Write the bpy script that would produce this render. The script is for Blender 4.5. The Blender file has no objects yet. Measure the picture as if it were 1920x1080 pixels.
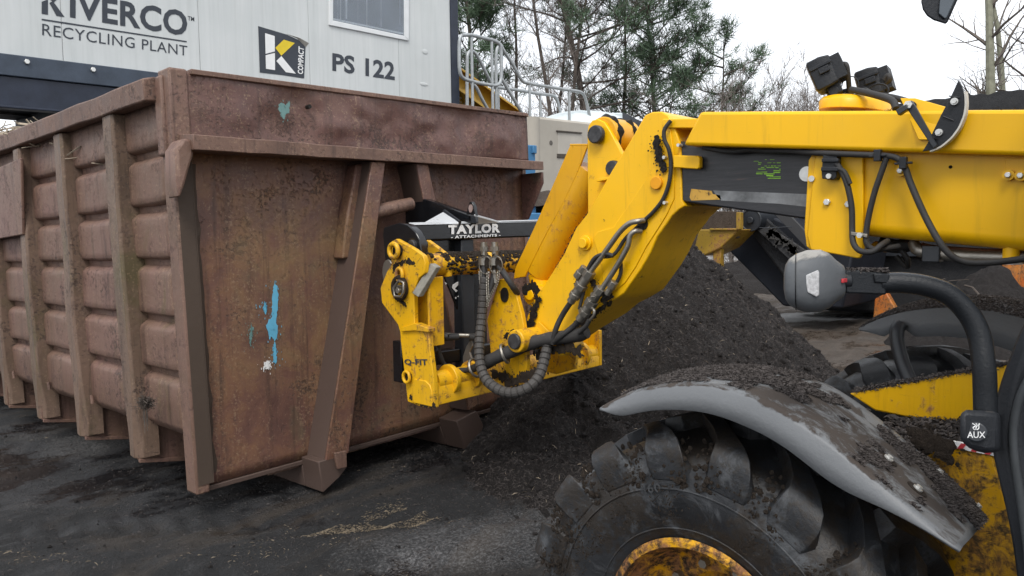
import bpy, bmesh, math, random
from math import radians as R_, sin, cos, pi
from mathutils import Vector, Matrix, noise as mnoise

# ------------------------------------------------------------------ camera, world, sun
SC = bpy.context.scene
F = 1440.0                                   # focal length in pixels of the 1920 wide photograph (27 mm)
EYE = Vector((0, 0, 1.75))
_p, _r = R_(3.85), R_(0.8)
_R0, _F0, _Z0 = Vector((.682, -.7314, 0)).normalized(), Vector((.7314, .682, 0)).normalized(), Vector((0, 0, 1))
_f = cos(_p) * _F0 - sin(_p) * _Z0
_u = sin(_p) * _F0 + cos(_p) * _Z0
CU = cos(_r) * _u + sin(_r) * _R0
CR = cos(_r) * _R0 - sin(_r) * _u
cam = bpy.data.cameras.new('camera')
cam.sensor_width = 36; cam.lens = 27; cam.clip_end = 1500; cam.clip_start = 0.05
camo = bpy.data.objects.new('camera', cam); SC.collection.objects.link(camo)
M = Matrix.Identity(4)
for i in range(3):
    M[i][0], M[i][1], M[i][2], M[i][3] = CR[i], CU[i], -_f[i], EYE[i]
camo.matrix_world = M
SC.camera = camo

SUN_EL, SUN_AZ = 52, 235                     # degrees; azimuth counted from +Y towards +X
world = bpy.data.worlds.new('World'); SC.world = world; world.use_nodes = True
wn = world.node_tree.nodes; wl = world.node_tree.links
bg = wn['Background']; bg.inputs['Strength'].default_value = 0.108
sky = wn.new('ShaderNodeTexSky'); sky.sky_type = 'NISHITA'; sky.sun_disc = False
sky.sun_elevation = R_(SUN_EL); sky.sun_rotation = R_(SUN_AZ); sky.dust_density = 3; sky.air_density = 1.0
cl = wn.new('ShaderNodeTexNoise'); cl.inputs['Scale'].default_value = 2.2; cl.inputs['Detail'].default_value = 5
cr = wn.new('ShaderNodeValToRGB')
cr.color_ramp.elements[0].color = (8.2, 8.5, 9.0, 1); cr.color_ramp.elements[0].position = .35
cr.color_ramp.elements[1].color = (10.2, 10.4, 10.7, 1); cr.color_ramp.elements[1].position = .65
mx = wn.new('ShaderNodeMixRGB'); mx.inputs[0].default_value = .88
wl.new(cl.outputs['Fac'], cr.inputs[0]); wl.new(sky.outputs[0], mx.inputs[1]); wl.new(cr.outputs[0], mx.inputs[2])
wl.new(mx.outputs[0], bg.inputs['Color'])
sun = bpy.data.lights.new('sun', 'SUN'); sun.energy = 1.5; sun.angle = R_(20); sun.color = (1, .96, .9)
suno = bpy.data.objects.new('sun', sun); SC.collection.objects.link(suno)
sd = Vector((sin(R_(SUN_AZ)) * cos(R_(SUN_EL)), cos(R_(SUN_AZ)) * cos(R_(SUN_EL)), sin(R_(SUN_EL))))
suno.rotation_euler = (-sd).to_track_quat('-Z', 'Y').to_euler()
SC.view_settings.view_transform = 'Standard'; SC.view_settings.look = 'None'
SC.view_settings.exposure = 0.55; SC.view_settings.gamma = 1
SC.cycles.max_bounces = 6

# ------------------------------------------------------------------ measuring helpers
def ray(x, y): return _f + (x - 960) / F * CR - (y - 540) / F * CU
def hit(x, y, P, n):
    v = ray(x, y); return EYE + v * ((P - EYE).dot(n) / v.dot(n))
VX, VY, VZ = Vector((1, 0, 0)), Vector((0, 1, 0)), Vector((0, 0, 1))
def PX(x, y, c): return hit(x, y, VX * c, VX)       # point on the upright plane X = c
def PY(x, y, c): return hit(x, y, VY * c, VY)
def PZ(x, y, c): return hit(x, y, VZ * c, VZ)
def PD(x, y, s): return EYE + ray(x, y) * s

# ------------------------------------------------------------------ mesh builder
def frame_for(d):
    d = d.normalized(); a = VZ if abs(d.z) < .9 else VX
    x = d.cross(a).normalized(); return x, d.cross(x).normalized()
class MB:
    def __init__(s): s.v = []; s.f = []
    def add(s, vs, fs):
        o = len(s.v); s.v += [Vector(v) for v in vs]; s.f += [tuple(i + o for i in q) for q in fs]
    def box(s, lo, hi, T=None):
        vs = [Vector((x, y, z)) for x in (lo[0], hi[0]) for y in (lo[1], hi[1]) for z in (lo[2], hi[2])]
        if T: vs = [T(v) for v in vs]
        s.add(vs, [(0, 1, 3, 2), (4, 6, 7, 5), (0, 4, 5, 1), (2, 3, 7, 6), (0, 2, 6, 4), (1, 5, 7, 3)])
    def prism(s, pts, vec):
        n = len(pts); pts = [Vector(p) for p in pts]
        s.add(pts + [p + vec for p in pts], [tuple(range(n)), tuple(range(2 * n - 1, n - 1, -1))] +
              [(i, (i + 1) % n, n + (i + 1) % n, n + i) for i in range(n)])
    def rings(s, rings, closed_u=True, cap=True, closed_v=False):
        o = len(s.v); m = len(rings[0])
        for r in rings: s.v += [Vector(p) for p in r]
        nr = len(rings)
        for i in range(nr if closed_v else nr - 1):
            j = (i + 1) % nr
            for k in range(m if closed_u else m - 1):
                l = (k + 1) % m
                s.f.append((o + i * m + k, o + i * m + l, o + j * m + l, o + j * m + k))
        if cap and closed_u and not closed_v:
            s.f.append(tuple(o + k for k in range(m))[::-1]); s.f.append(tuple(o + (nr - 1) * m + k for k in range(m)))
    def tube(s, path, r, seg=8, cap=True, closed=False):
        path = [Vector(p) for p in path]; n = len(path); rr = r if isinstance(r, (list, tuple)) else [r] * n
        rings = []; px = None
        for i, p in enumerate(path):
            a = path[(i - 1) % n] if (i or closed) else p; b = path[(i + 1) % n] if (i < n - 1 or closed) else p
            d = (b - a).normalized()
            if px is None: x, y = frame_for(d)
            else:
                x = (px - d * px.dot(d))
                x = x.normalized() if x.length > 1e-6 else frame_for(d)[0]; y = d.cross(x)
            px = x
            rings.append([p + (x * cos(2 * pi * k / seg) + y * sin(2 * pi * k / seg)) * rr[i] for k in range(seg)])
        s.rings(rings, True, cap, closed)
    def cyl(s, a, b, r, seg=16, r2=None): s.tube([a, b], [r, r if r2 is None else r2], seg)
    def lathe(s, prof, c, ax, seg=48):           # prof: (along axis, radius)
        x, y = frame_for(ax); ax = ax.normalized()
        rings = [[c + ax * h + (x * cos(2 * pi * k / seg) + y * sin(2 * pi * k / seg)) * r for h, r in prof] for k in range(seg)]
        s.rings(rings, False, False, True)
    def sphere(s, c, r, nu=16, nv=10, fn=None):
        c = Vector(c); r = Vector(r) if not isinstance(r, (int, float)) else Vector((r, r, r))
        rings = []
        for i in range(nv + 1):
            th = pi * (i + .02) / (nv + .04); ring = []
            for k in range(nu):
                ph = 2 * pi * k / nu; d = Vector((sin(th) * cos(ph), sin(th) * sin(ph), cos(th)))
                q = fn(d) if fn else d
                ring.append(c + Vector((q.x * r.x, q.y * r.y, q.z * r.z)))
            rings.append(ring)
        s.rings(rings)
    def grid(s, fn, nu, nv):
        o = len(s.v)
        for i in range(nu + 1):
            for j in range(nv + 1): s.v.append(Vector(fn(i / nu, j / nv)))
        for i in range(nu):
            for j in range(nv):
                a = o + i * (nv + 1) + j; s.f.append((a, a + 1, a + nv + 2, a + nv + 1))
    def build(s, name, mat, parent=None, bevel=0, ang=35, recalc=True, smooth=True, solid=0):
        root = parent
        while root is not None and root.parent is not None: root = root.parent
        off = root['_o'] if root is not None and '_o' in root else (0, 0, 0)
        off = Vector(off)
        me = bpy.data.meshes.new(name)
        me.from_pydata([v - off for v in s.v], [], s.f); me.update()
        if recalc:
            bm = bmesh.new(); bm.from_mesh(me); bmesh.ops.recalc_face_normals(bm, faces=bm.faces); bm.to_mesh(me); bm.free()
        if smooth:
            me.shade_smooth(); me.set_sharp_from_angle(angle=R_(ang))
        me.materials.append(mat)
        o = bpy.data.objects.new(name, me); SC.collection.objects.link(o)
        if parent is not None: o.parent = parent
        if solid:
            m = o.modifiers.new('thick', 'SOLIDIFY'); m.thickness = abs(solid); m.offset = 1 if solid > 0 else -1
        if bevel:
            m = o.modifiers.new('edge', 'BEVEL'); m.width = bevel; m.segments = 2; m.limit_method = 'ANGLE'; m.angle_limit = R_(40)
        return o
def tag(o, label=None, cat=None, group=None, kind=None):
    for k, v in (('label', label), ('category', cat), ('group', group), ('kind', kind)):
        if v: o[k] = v
    return o
def thing(name, loc, label, cat, group=None):
    o = bpy.data.objects.new(name, None); SC.collection.objects.link(o); o.location = loc; o['_o'] = tuple(loc)
    o.empty_display_size = .2
    return tag(o, label, cat, group)
def smooth_path(pts, n=6):
    P = [Vector(p) for p in pts]; out = []
    for i in range(len(P) - 1):
        a, b, c, d = P[max(i - 1, 0)], P[i], P[i + 1], P[min(i + 2, len(P) - 1)]
        for k in range(n):
            t = k / n
            out.append(.5 * ((2 * b) + (c - a) * t + (2 * a - 5 * b + 4 * c - d) * t * t + (3 * b - 3 * c + d - a) * t ** 3))
    return out + [P[-1]]
def resample(pts, n):
    P = [Vector(p) for p in pts]; L = [0]
    for a, b in zip(P, P[1:]): L.append(L[-1] + (b - a).length)
    out = []; j = 0
    for i in range(n):
        t = L[-1] * i / (n - 1)
        while j < len(P) - 2 and L[j + 1] < t: j += 1
        k = (t - L[j]) / max(L[j + 1] - L[j], 1e-9); out.append(P[j].lerp(P[j + 1], min(max(k, 0), 1)))
    return out
def bilin(q, u, v): return (q[0].lerp(q[1], u)).lerp(q[3].lerp(q[2], u), v)   # q: bl, br, tr, tl
def text_mesh(txt, quad, bold=0.0, space=1.0, lift=.003):
    cu = bpy.data.curves.new('lettering', 'FONT'); cu.body = txt; cu.size = 1; cu.offset = bold; cu.space_character = space
    cu.resolution_u = 3
    o = bpy.data.objects.new('lettering_tmp', cu); SC.collection.objects.link(o)
    dg = bpy.context.evaluated_depsgraph_get(); me = bpy.data.meshes.new_from_object(o.evaluated_get(dg))
    xs = [v.co.x for v in me.vertices]; ys = [v.co.y for v in me.vertices]
    x0, x1, y0, y1 = min(xs), max(xs), min(ys), max(ys)
    n = (quad[1] - quad[0]).cross(quad[3] - quad[0]).normalized()
    if n.dot(EYE - quad[0]) < 0: n = -n
    mb = MB()
    mb.add([bilin(quad, (v.co.x - x0) / (x1 - x0), (v.co.y - y0) / (y1 - y0)) + n * lift for v in me.vertices], [tuple(p.vertices) for p in me.polygons])
    bpy.data.objects.remove(o); bpy.data.curves.remove(cu); bpy.data.meshes.remove(me)
    return mb
def quad_poly(quad, pts, lift=.003):
    n = (quad[1] - quad[0]).cross(quad[3] - quad[0]).normalized()
    if n.dot(EYE - quad[0]) < 0: n = -n
    return [bilin(quad, u, v) + n * lift for u, v in pts]

# ------------------------------------------------------------------ materials
class NT:
    def __init__(s, name):
        s.m = bpy.data.materials.new(name); s.m.use_nodes = True; s.t = s.m.node_tree; s.n = s.t.nodes; s.l = s.t.links
        s.b = s.n['Principled BSDF']; s.tc = s.n.new('ShaderNodeTexCoord').outputs['Object']
    def put(s, sock, v):
        if hasattr(v, 'is_output'): s.l.new(v, sock)
        elif isinstance(v, (tuple, list)) and len(v) == 3 and sock.type == 'RGBA': sock.default_value = (*v, 1)
        else: sock.default_value = v
    def mapv(s, scale=(1, 1, 1), rot=(0, 0, 0)):
        n = s.n.new('ShaderNodeMapping'); n.inputs['Scale'].default_value = scale; n.inputs['Rotation'].default_value = rot
        s.l.new(s.tc, n.inputs[0]); return n.outputs[0]
    def noise(s, scale, detail=6, rough=.6, vec=None, dist=0):
        n = s.n.new('ShaderNodeTexNoise'); n.inputs['Scale'].default_value = scale; n.inputs['Detail'].default_value = detail
        n.inputs['Roughness'].default_value = rough; n.inputs['Distortion'].default_value = dist
        s.l.new(vec or s.tc, n.inputs['Vector']); return n.outputs['Fac']
    def vor(s, scale, vec=None, feat='F1'):
        n = s.n.new('ShaderNodeTexVoronoi'); n.inputs['Scale'].default_value = scale; n.feature = feat
        s.l.new(vec or s.tc, n.inputs['Vector']); return n.outputs['Distance']
    def ramp(s, fac, *stops):
        n = s.n.new('ShaderNodeValToRGB'); e = n.color_ramp.elements
        while len(e) < len(stops): e.new(.5)
        for q, (p, c) in zip(e, stops): q.position = p; q.color = (*c, 1) if isinstance(c, tuple) else (c, c, c, 1)
        s.l.new(fac, n.inputs[0]); return n.outputs[0]
    def mix(s, fac, a, b, mode='MIX'):
        n = s.n.new('ShaderNodeMixRGB'); n.blend_type = mode
        s.put(n.inputs[0], fac); s.put(n.inputs[1], a); s.put(n.inputs[2], b); return n.outputs[0]
    def math(s, op, a, b=0, c=0):
        n = s.n.new('ShaderNodeMath'); n.operation = op
        for i, v in enumerate((a, b, c)): s.put(n.inputs[i], v)
        return n.outputs[0]
    def normal_z(s):
        g = s.n.new('ShaderNodeNewGeometry'); x = s.n.new('ShaderNodeSeparateXYZ'); s.l.new(g.outputs['Normal'], x.inputs[0]); return x.outputs[2]
    def xyz(s):
        x = s.n.new('ShaderNodeSeparateXYZ'); s.l.new(s.tc, x.inputs[0]); return x.outputs
    def bump(s, h, strength=.3, dist=.02):
        n = s.n.new('ShaderNodeBump'); n.inputs['Strength'].default_value = strength; n.inputs['Distance'].default_value = dist
        s.l.new(h, n.inputs['Height']); s.l.new(n.outputs[0], s.b.inputs['Normal'])
    def out(s, color, rough=.6, metal=0, spec=.5, coat=0):
        s.put(s.b.inputs['Base Color'], color); s.put(s.b.inputs['Roughness'], rough); s.put(s.b.inputs['Metallic'], metal)
        s.b.inputs['Specular IOR Level'].default_value = spec; s.b.inputs['Coat Weight'].default_value = coat
        return s.m

def m_plain(name, col, rough=.5, metal=0, var=.25, scale=6, spec=.3, bump=.1):
    t = NT(name); f = t.noise(scale, 6, .65); d = tuple(c * (1 - var) for c in col); l = tuple(min(c * (1 + var), .95) for c in col)
    r = t.math('ADD', t.math('MULTIPLY', t.noise(scale * 2.3, 4), .25), rough - .12)
    if bump: t.bump(t.noise(scale * 9, 4), bump, .01)
    return t.out(t.ramp(f, (.3, d), (.7, l)), r, metal, spec)

def m_yellow(name, base=(.90, .495, .001), dirt=.5, soil=(.035, .025, .018), bare=(.26, .12, .05)):
    t = NT(name)
    big = t.noise(2.1, 5, .6); fine = t.noise(34, 6, .75); mid = t.noise(19, 9, .75, dist=.5)
    stk = t.noise(7, 7, .7, t.mapv((3, 3, .35)))
    c = t.ramp(t.noise(1.3, 3), (.3, tuple(x * .90 for x in base)), (.7, base))
    # thin film of dust that dulls the paint in broad patches
    film = t.math('MULTIPLY', t.ramp(big, (.45, 0.), (.78, 1.)), .08 + .45 * dirt)
    c = t.mix(film, c, (.42, .20, .03))
    wear = t.ramp(t.math('ADD', t.math('ADD', t.math('MULTIPLY', mid, .7), t.math('MULTIPLY', stk, .3)), t.math('MULTIPLY', big, .35)), (.87 - .22 * dirt, 0.), (.97 - .21 * dirt, 1.))
    scr = t.ramp(t.noise(3, 8, .8, t.mapv((34, 2.2, 34), (.25, 0, 0)), .2), (.63, 0.), (.67, 1.)); c = t.mix(t.math('MULTIPLY', scr, .22 + .3 * dirt), c, (.30, .15, .02))
    run = t.ramp(t.noise(4, 7, .7, t.mapv((5, 5, .3)), .3), (.55, 0.), (.70, 1.)); c = t.mix(t.math('MULTIPLY', run, .14 + .32 * dirt), c, (.22, .11, .02))
    fade = t.ramp(t.noise(.9, 5, .65, dist=.7), (.46, 0.), (.62, 1.)); c = t.mix(t.math('MULTIPLY', fade, .16), c, (.62, .40, .06))
    c = t.mix(wear, c, bare)
    spots = t.ramp(t.math('ADD', t.math('MULTIPLY', fine, .6), t.math('MULTIPLY', mid, .5)), (.74 - .17 * dirt, 0.), (.82 - .15 * dirt, 1.))
    c = t.mix(spots, c, soil)
    mask = t.math('MAXIMUM', wear, spots)
    r = t.math('ADD', t.math('MULTIPLY', mask, .45), t.math('ADD', t.math('MULTIPLY', big, .2), .26))
    t.bump(t.math('ADD', t.math('MULTIPLY', mask, .8), t.math('MULTIPLY', fine, .08)), .35, .006)
    return t.out(c, r, 0, .35)

def m_rust(name, kind):
    t = NT(name)
    big = t.noise(1.1, 6, .62, dist=.7); mid = t.noise(4.5, 8, .68, dist=.5); fine = t.noise(42, 6, .75)
    streak = t.noise(2.4, 7, .68, t.mapv((5.5, 5.5, .55)), .3)
    if kind == 'end':
        c = t.ramp(t.math('ADD', t.math('MULTIPLY', big, .55), t.math('MULTIPLY', mid, .45)), (.34, (.075, .045, .042)), (.46, (.138, .076, .058)), (.54, (.190, .108, .064)), (.61, (.165, .112, .070)), (.70, (.135, .080, .068)))
        z = t.xyz()[2]; x = t.xyz()[0]
        och = t.ramp(t.math('ADD', t.math('MULTIPLY', mid, .8), t.math('MULTIPLY', streak, .6)), (.55, 0.), (.86, 1.))
        xb = t.math('MULTIPLY', t.ramp(t.math('DIVIDE', x, 3.0), (.05, 0.), (.14, 1.), (.3, 1.), (.42, .15)), t.ramp(t.math('DIVIDE', z, 2.2), (.12, 0.), (.35, .9), (.62, 1.), (.75, 0.)))
        c = t.mix(t.math('MULTIPLY', t.math('MULTIPLY', och, xb), .62), c, (.215, .158, .075))
        scr = t.ramp(t.noise(5, 9, .8, t.mapv((9, 9, 1.2), (0, .5, 0)), .4), (.62, 0.), (.66, 1.)); c = t.mix(t.math('MULTIPLY', scr, .5), c, (.06, .03, .03))
        c = t.mix(t.math('MULTIPLY', t.ramp(streak, (.55, 0.), (.7, 1.)), .45), c, (.075, .035, .037))
        grn = t.ramp(t.noise(2.6, 5, .6, dist=1.0), (.60, 0.), (.72, 1.))
        c = t.mix(t.math('MULTIPLY', grn, .35), c, (.12, .13, .075))
    elif kind == 'plate':
        c = t.ramp(t.math('ADD', t.math('MULTIPLY', big, .6), t.math('MULTIPLY', mid, .4)), (.36, (.066, .038, .036)), (.5, (.122, .068, .058)), (.64, (.165, .104, .080)))
        grn = t.ramp(t.noise(2.2, 5, .6, dist=1.2), (.62, 0.), (.72, 1.))
        c = t.mix(t.math('MULTIPLY', grn, .5), c, (.07, .10, .07))
    elif kind == 'rail':
        c = t.ramp(t.math('ADD', t.math('MULTIPLY', big, .4), t.math('MULTIPLY', mid, .6)), (.35, (.095, .060, .046)), (.52, (.168, .108, .082)), (.68, (.22, .145, .112)))
    elif kind == 'rib':
        c = t.ramp(t.math('ADD', t.math('MULTIPLY', big, .5), t.math('MULTIPLY', mid, .5)), (.36, (.112, .078, .054)), (.50, (.160, .105, .075)), (.64, (.185, .120, .090)))
        moss = t.ramp(t.noise(1.7, 6, .7, t.mapv((1, 3, .8)), 1.0), (.54, 0.), (.68, 1.)); c = t.mix(t.math('MULTIPLY', moss, .6), c, (.085, .078, .030))
    else:
        c = t.ramp(t.math('ADD', t.math('MULTIPLY', big, .5), t.math('MULTIPLY', mid, .5)), (.36, (.128, .088, .062)), (.50, (.172, .112, .086)), (.64, (.190, .118, .100)))
        moss = t.ramp(t.noise(1.7, 6, .7, t.mapv((1, 3, .8)), 1.0), (.58, 0.), (.72, 1.))
        c = t.mix(t.math('MULTIPLY', moss, .55), c, (.105, .092, .036))
    spots = t.ramp(t.math('ADD', t.math('MULTIPLY', fine, .6), t.math('MULTIPLY', mid, .45)), (.548, 0.), (.60, 1.))
    spots = t.math('MULTIPLY', spots, t.ramp(t.noise(1.6, 5, .7, dist=.8), (.42, 0.08), (.60, 1.)))
    run = t.ramp(t.noise(3.2, 8, .72, t.mapv((6, 6, .30)), .25), (.52, 0.), (.66, 1.)); c = t.mix(t.math('MULTIPLY', run, .58), c, (.050, .032, .027))
    if kind != 'rib': c = t.mix(1.0, c, (1.0, .91, .89), 'MULTIPLY')
    c = t.mix(t.math('MULTIPLY', spots, .75), c, (.03, .018, .015))
    light = t.ramp(t.math('ADD', t.math('MULTIPLY', t.noise(70, 4, .7), .7), t.math('MULTIPLY', streak, .3)), (.555, 0.), (.61, 1.))
    c = t.mix(t.math('MULTIPLY', light, .36), c, (.36, .25, .16))
    r = t.math('ADD', t.math('MULTIPLY', mid, .4), .26 if kind in ('plate', 'end') else .36)
    t.bump(t.math('ADD', t.math('MULTIPLY', fine, .35), t.math('ADD', mid, t.math('MULTIPLY', spots, -.6))), .5, .014)
    return t.out(c, r, 0, .4)

def m_soil(name, dark, light, scale=9, rough=.85, bump=.8, straw=0):
    t = NT(name); a = t.noise(scale, 10, .75); b = t.noise(scale * .12, 4, .6); f = t.noise(scale * 8, 5, .75)
    c = t.ramp(t.math('ADD', t.math('MULTIPLY', a, .6), t.math('MULTIPLY', f, .4)), (.36, dark), (.66, light))
    c = t.mix(t.math('MULTIPLY', t.ramp(b, (.4, 0.), (.7, 1.)), .5), c, tuple((x + y) * .5 for x, y in zip(dark, light)))
    if straw:
        s = t.ramp(t.noise(scale * 5, 4, .8, t.mapv((1, 4, 1), (0, 0, .6))), (.66, 0.), (.72, 1.))
        c = t.mix(t.math('MULTIPLY', s, straw), c, (.25, .2, .13))
    t.bump(t.math('ADD', a, t.math('MULTIPLY', f, .6)), bump, .03)
    return t.out(c, rough, 0, .3)

def m_dusty(name, base, dirt=(.05, .042, .035), amount=.5, rough=.4, top=.6, scale=12, spec=.28, metal=0):
    t = NT(name); a = t.noise(scale, 9, .72, dist=.5); b = t.noise(scale * .2, 4, .6); nz = t.ramp(t.normal_z(), (.25, 0.), (.75, 1.))
    v = t.math('ADD', t.math('ADD', t.math('MULTIPLY', a, .65), t.math('MULTIPLY', b, .45)), t.math('MULTIPLY', nz, .30 * top))
    mask = t.ramp(v, (.86 - .3 * amount, 0.), (.92 - .28 * amount, 1.))
    c = t.mix(mask, t.ramp(b, (.3, tuple(x * .85 for x in base)), (.7, tuple(min(x * 1.1, .9) for x in base))), dirt)
    t.bump(t.math('ADD', mask, t.math('MULTIPLY', t.noise(scale * 7, 5, .7), .4)), .5, .008)
    return t.out(c, t.math('ADD', t.math('MULTIPLY', mask, .5), rough), metal, spec)

Y_BOOM = m_yellow('boom_yellow', dirt=.12)
Y_HEAD = m_yellow('head_yellow', dirt=.50)
Y_SHADE = m_yellow('shaded_yellow', base=(.70, .35, .004), dirt=.52)  # same yellow paint, darkened so the shade is in its colour
Y_DIRTY = m_yellow('carriage_yellow', base=(.76, .41, .003), dirt=.80)
Y_CHASSIS = m_yellow('chassis_yellow', base=(.76, .42, .003), dirt=.60)
Y_MUD = m_yellow('muddy_yellow', base=(.55, .29, .006), dirt=1.15, soil=(.05, .032, .014), bare=(.20, .10, .025))
Y_FEED = m_yellow('feed_box_yellow', base=(.27, .17, .02), dirt=.8)
Y_PLANT = m_yellow('plant_yellow', base=(.45, .27, .035), dirt=.3)
RUST_RIB = m_rust('rust_rib', 'rib')
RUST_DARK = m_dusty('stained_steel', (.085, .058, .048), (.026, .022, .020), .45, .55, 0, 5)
RUST_END, RUST_PLATE, RUST_SIDE, RUST_RAIL = m_rust('rust_end', 'end'), m_rust('rust_plate', 'plate'), m_rust('rust_side', 'side'), m_rust('rust_rail', 'rail')
BLACK = m_plain('black_paint', (.008, .009, .011), .18, 0, .2, 8, .5, .03)
SATIN = m_plain('satin_black_steel', (.018, .021, .026), .42, 0, .25, 10, .5, .08)
PLASTIC = m_dusty('black_plastic', (.02, .022, .026), (.09, .08, .07), .12, .36, .7, 20)
TUBE = m_dusty('black_tube_paint', (.014, .016, .019), (.10, .085, .07), .10, .27, .6, 22)
MIRROR_G = m_dusty('grey_mirror_plastic', (.10, .107, .115), (.30, .29, .27), .16, .50, .9, 6)
FENDER = m_dusty('grey_fender_plastic', (.142, .149, .157), (.056, .046, .040), .33, .40, .75, 9)
def _tyre():
    t = NT('tyre_rubber'); a = t.noise(7, 9, .72, dist=.6); b = t.noise(2.2, 5, .6); f = t.noise(60, 6, .75)
    c = t.ramp(b, (.35, (.013, .014, .016)), (.65, (.030, .032, .036)))
    c = t.mix(t.ramp(a, (.50, 0.), (.61, .8)), c, (.085, .090, .097))
    c = t.mix(t.ramp(t.math('ADD', t.math('MULTIPLY', t.noise(4.1, 8, .7), .7), t.math('MULTIPLY', f, .35)), (.52, 0.), (.58, .95)), c, (.026, .021, .017))
    t.bump(t.math('ADD', a, t.math('MULTIPLY', f, .4)), .5, .01)
    return t.out(c, t.ramp(a, (.4, .36), (.65, .62)), 0, .5)
TYRE = _tyre()
HOSE = m_dusty('hose_rubber', (.035, .034, .034), (.10, .085, .068), .3, .55, .5, 24)
STEEL = m_dusty('dirty_steel', (.29, .27, .235), (.09, .07, .05), .30, .30, .2, 30, .5, .75)
PIN = m_plain('pin_steel', (.05, .05, .052), .45, .3, .5, 30)
BOLT = m_plain('zinc_bolt', (.62, .62, .60), .32, .6, .15, 20)
GREASE = m_soil('black_grease', (.008, .007, .006), (.025, .02, .016), 30, .45, .8)
CAKE = m_soil('caked_soil', (.022, .016, .012), (.075, .055, .040), 26, .9, 1)
WORN = None
GALV = m_plain('galvanised_tube', (.34, .36, .37), .42, .35, .15, 14)
CONC = m_dusty('concrete', (.40, .37, .32), (.10, .085, .07), .34, .75, -.3, 5)
BLUE = m_dusty('blue_paint', (.06, .19, .36), (.08, .07, .06), .40, .5, .1, 9)
TEAL = m_dusty('blue_scrape_paint', (.12, .40, .58), (.12, .06, .045), .42, .6, 0, 30)
TEAL_OLD = m_dusty('old_green_paint', (.13, .24, .23), (.12, .06, .05), .70, .6, 0, 26)
WHITE_TANK = m_plain('white_tank', (.60, .66, .68), .4, 0, .06, 2)
NAVY = m_plain('navy_paint', (.022, .028, .045), .4, 0, .25, 4)
UNDER = m_plain('underside_steel', (.012, .014, .020), .6, 0, .3, 3)
INK = m_plain('dark_ink', (.035, .042, .055), .5, 0, .1, 4, .4, 0)
WHITE = m_plain('white_ink', (.75, .76, .76), .5, 0, .05, 5, .4, 0)
YEL_INK = m_plain('yellow_ink', (.70, .52, .02), .5, 0, .08, 5, .4, 0)
WFRAME = m_plain('white_upvc', (.68, .70, .71), .4, 0, .06, 4)
RED = m_plain('red_plastic', (.5, .05, .06), .35, 0, .2, 20)
LENS = m_plain('clear_lens', (.62, .62, .63), .25, 0, .3, 120, .6, .6)
AMBER = m_plain('amber_cap', (.75, .32, .01), .5, 0, .1, 14)
ORANGE = m_yellow('orange_paint', base=(.50, .13, .03), dirt=1.0)
MACHINE = m_soil('dark_machine', (.008, .009, .011), (.03, .03, .032), 5, .7, .4)
SOIL_HEAP = m_soil('compost', (.007, .006, .006), (.048, .041, .039), 22, .85, 1.0)
SHRED = m_soil('compost_shreds', (.012, .010, .010), (.115, .100, .094), 40, .8, .2)
BROWN_SOIL = m_soil('brown_soil', (.03, .022, .017), (.12, .092, .072), 12, .9, .8)
STRAW = m_plain('pale_straw', (.21, .17, .12), .8, 0, .4, 12)
CHIPM = m_plain('grey_woodchip', (.30, .25, .19), .85, 0, .5, 9)
BARK = m_plain('grey_bark', (.085, .070, .060), .9, 0, .35, 5)
BIRCH = m_plain('pale_green_bark', (.20, .20, .15), .85, 0, .3, 6)
TWIG2 = m_plain('pale_twigs', (.19, .165, .15), .9, 0, .3, 4)
TWIG = m_plain('bare_twigs', (.115, .098, .085), .9, 0, .3, 4)
NEEDLE = m_plain('pine_needles', (.088, .138, .082), .7, 0, .45, 1.2, .3, 0)
def _white_panel():
    t = NT('white_cladding'); b = t.noise(.7, 5, .6); s = t.noise(1.2, 6, .65, t.mapv((6, 6, .4)))
    c = t.ramp(t.math('ADD', t.math('MULTIPLY', b, .5), t.math('MULTIPLY', s, .5)), (.35, (.50, .53, .53)), (.65, (.60, .62, .62)))
    gr = t.ramp(t.noise(2.2, 7, .7, t.mapv((7, 7, .22)), .3), (.50, 0.), (.68, 1.)); c = t.mix(t.math('MULTIPLY', gr, .20), c, (.36, .375, .36))
    t.bump(t.noise(1.1, 2, .4), .25, .05)
    return t.out(c, .45, 0, .4)
CLAD = _white_panel()
def _glass():
    t = NT('window_glass'); c = t.ramp(t.noise(1.4, 3), (.3, (.05, .06, .07)), (.7, (.10, .115, .13)))
    return t.out(c, .06, 0, .9)
GLASS = _glass()
def _worn():
    t = NT('worn_black_slide'); s = t.noise(3, 8, .75, t.mapv((1, 2.2, 34))); b = t.noise(3.2, 4); z = t.noise(60, 4, .7, t.mapv((1, .6, 3)))
    c = t.ramp(s, (.30, (.010, .011, .013)), (.62, (.030, .030, .034)))
    c = t.mix(t.math('MULTIPLY', t.ramp(s, (.60, 0.), (.68, 1.)), t.ramp(b, (.45, 0.), (.6, .8))), c, (.16, .085, .055))
    t.bump(z, .12, .004)
    return t.out(c, .38, 0, .5)
WORN = _worn()
LIME = m_plain('lime_sticker', (.30, .62, .05), .5, 0, .2, 40)
WORN_Y = m_yellow('worn_slide_yellow', base=(.62, .36, .06), dirt=.8, bare=(.2, .11, .06))
WORN_G = m_plain('worn_slide_grey', (.16, .165, .17), .35, .2, .5, 9)

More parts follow.
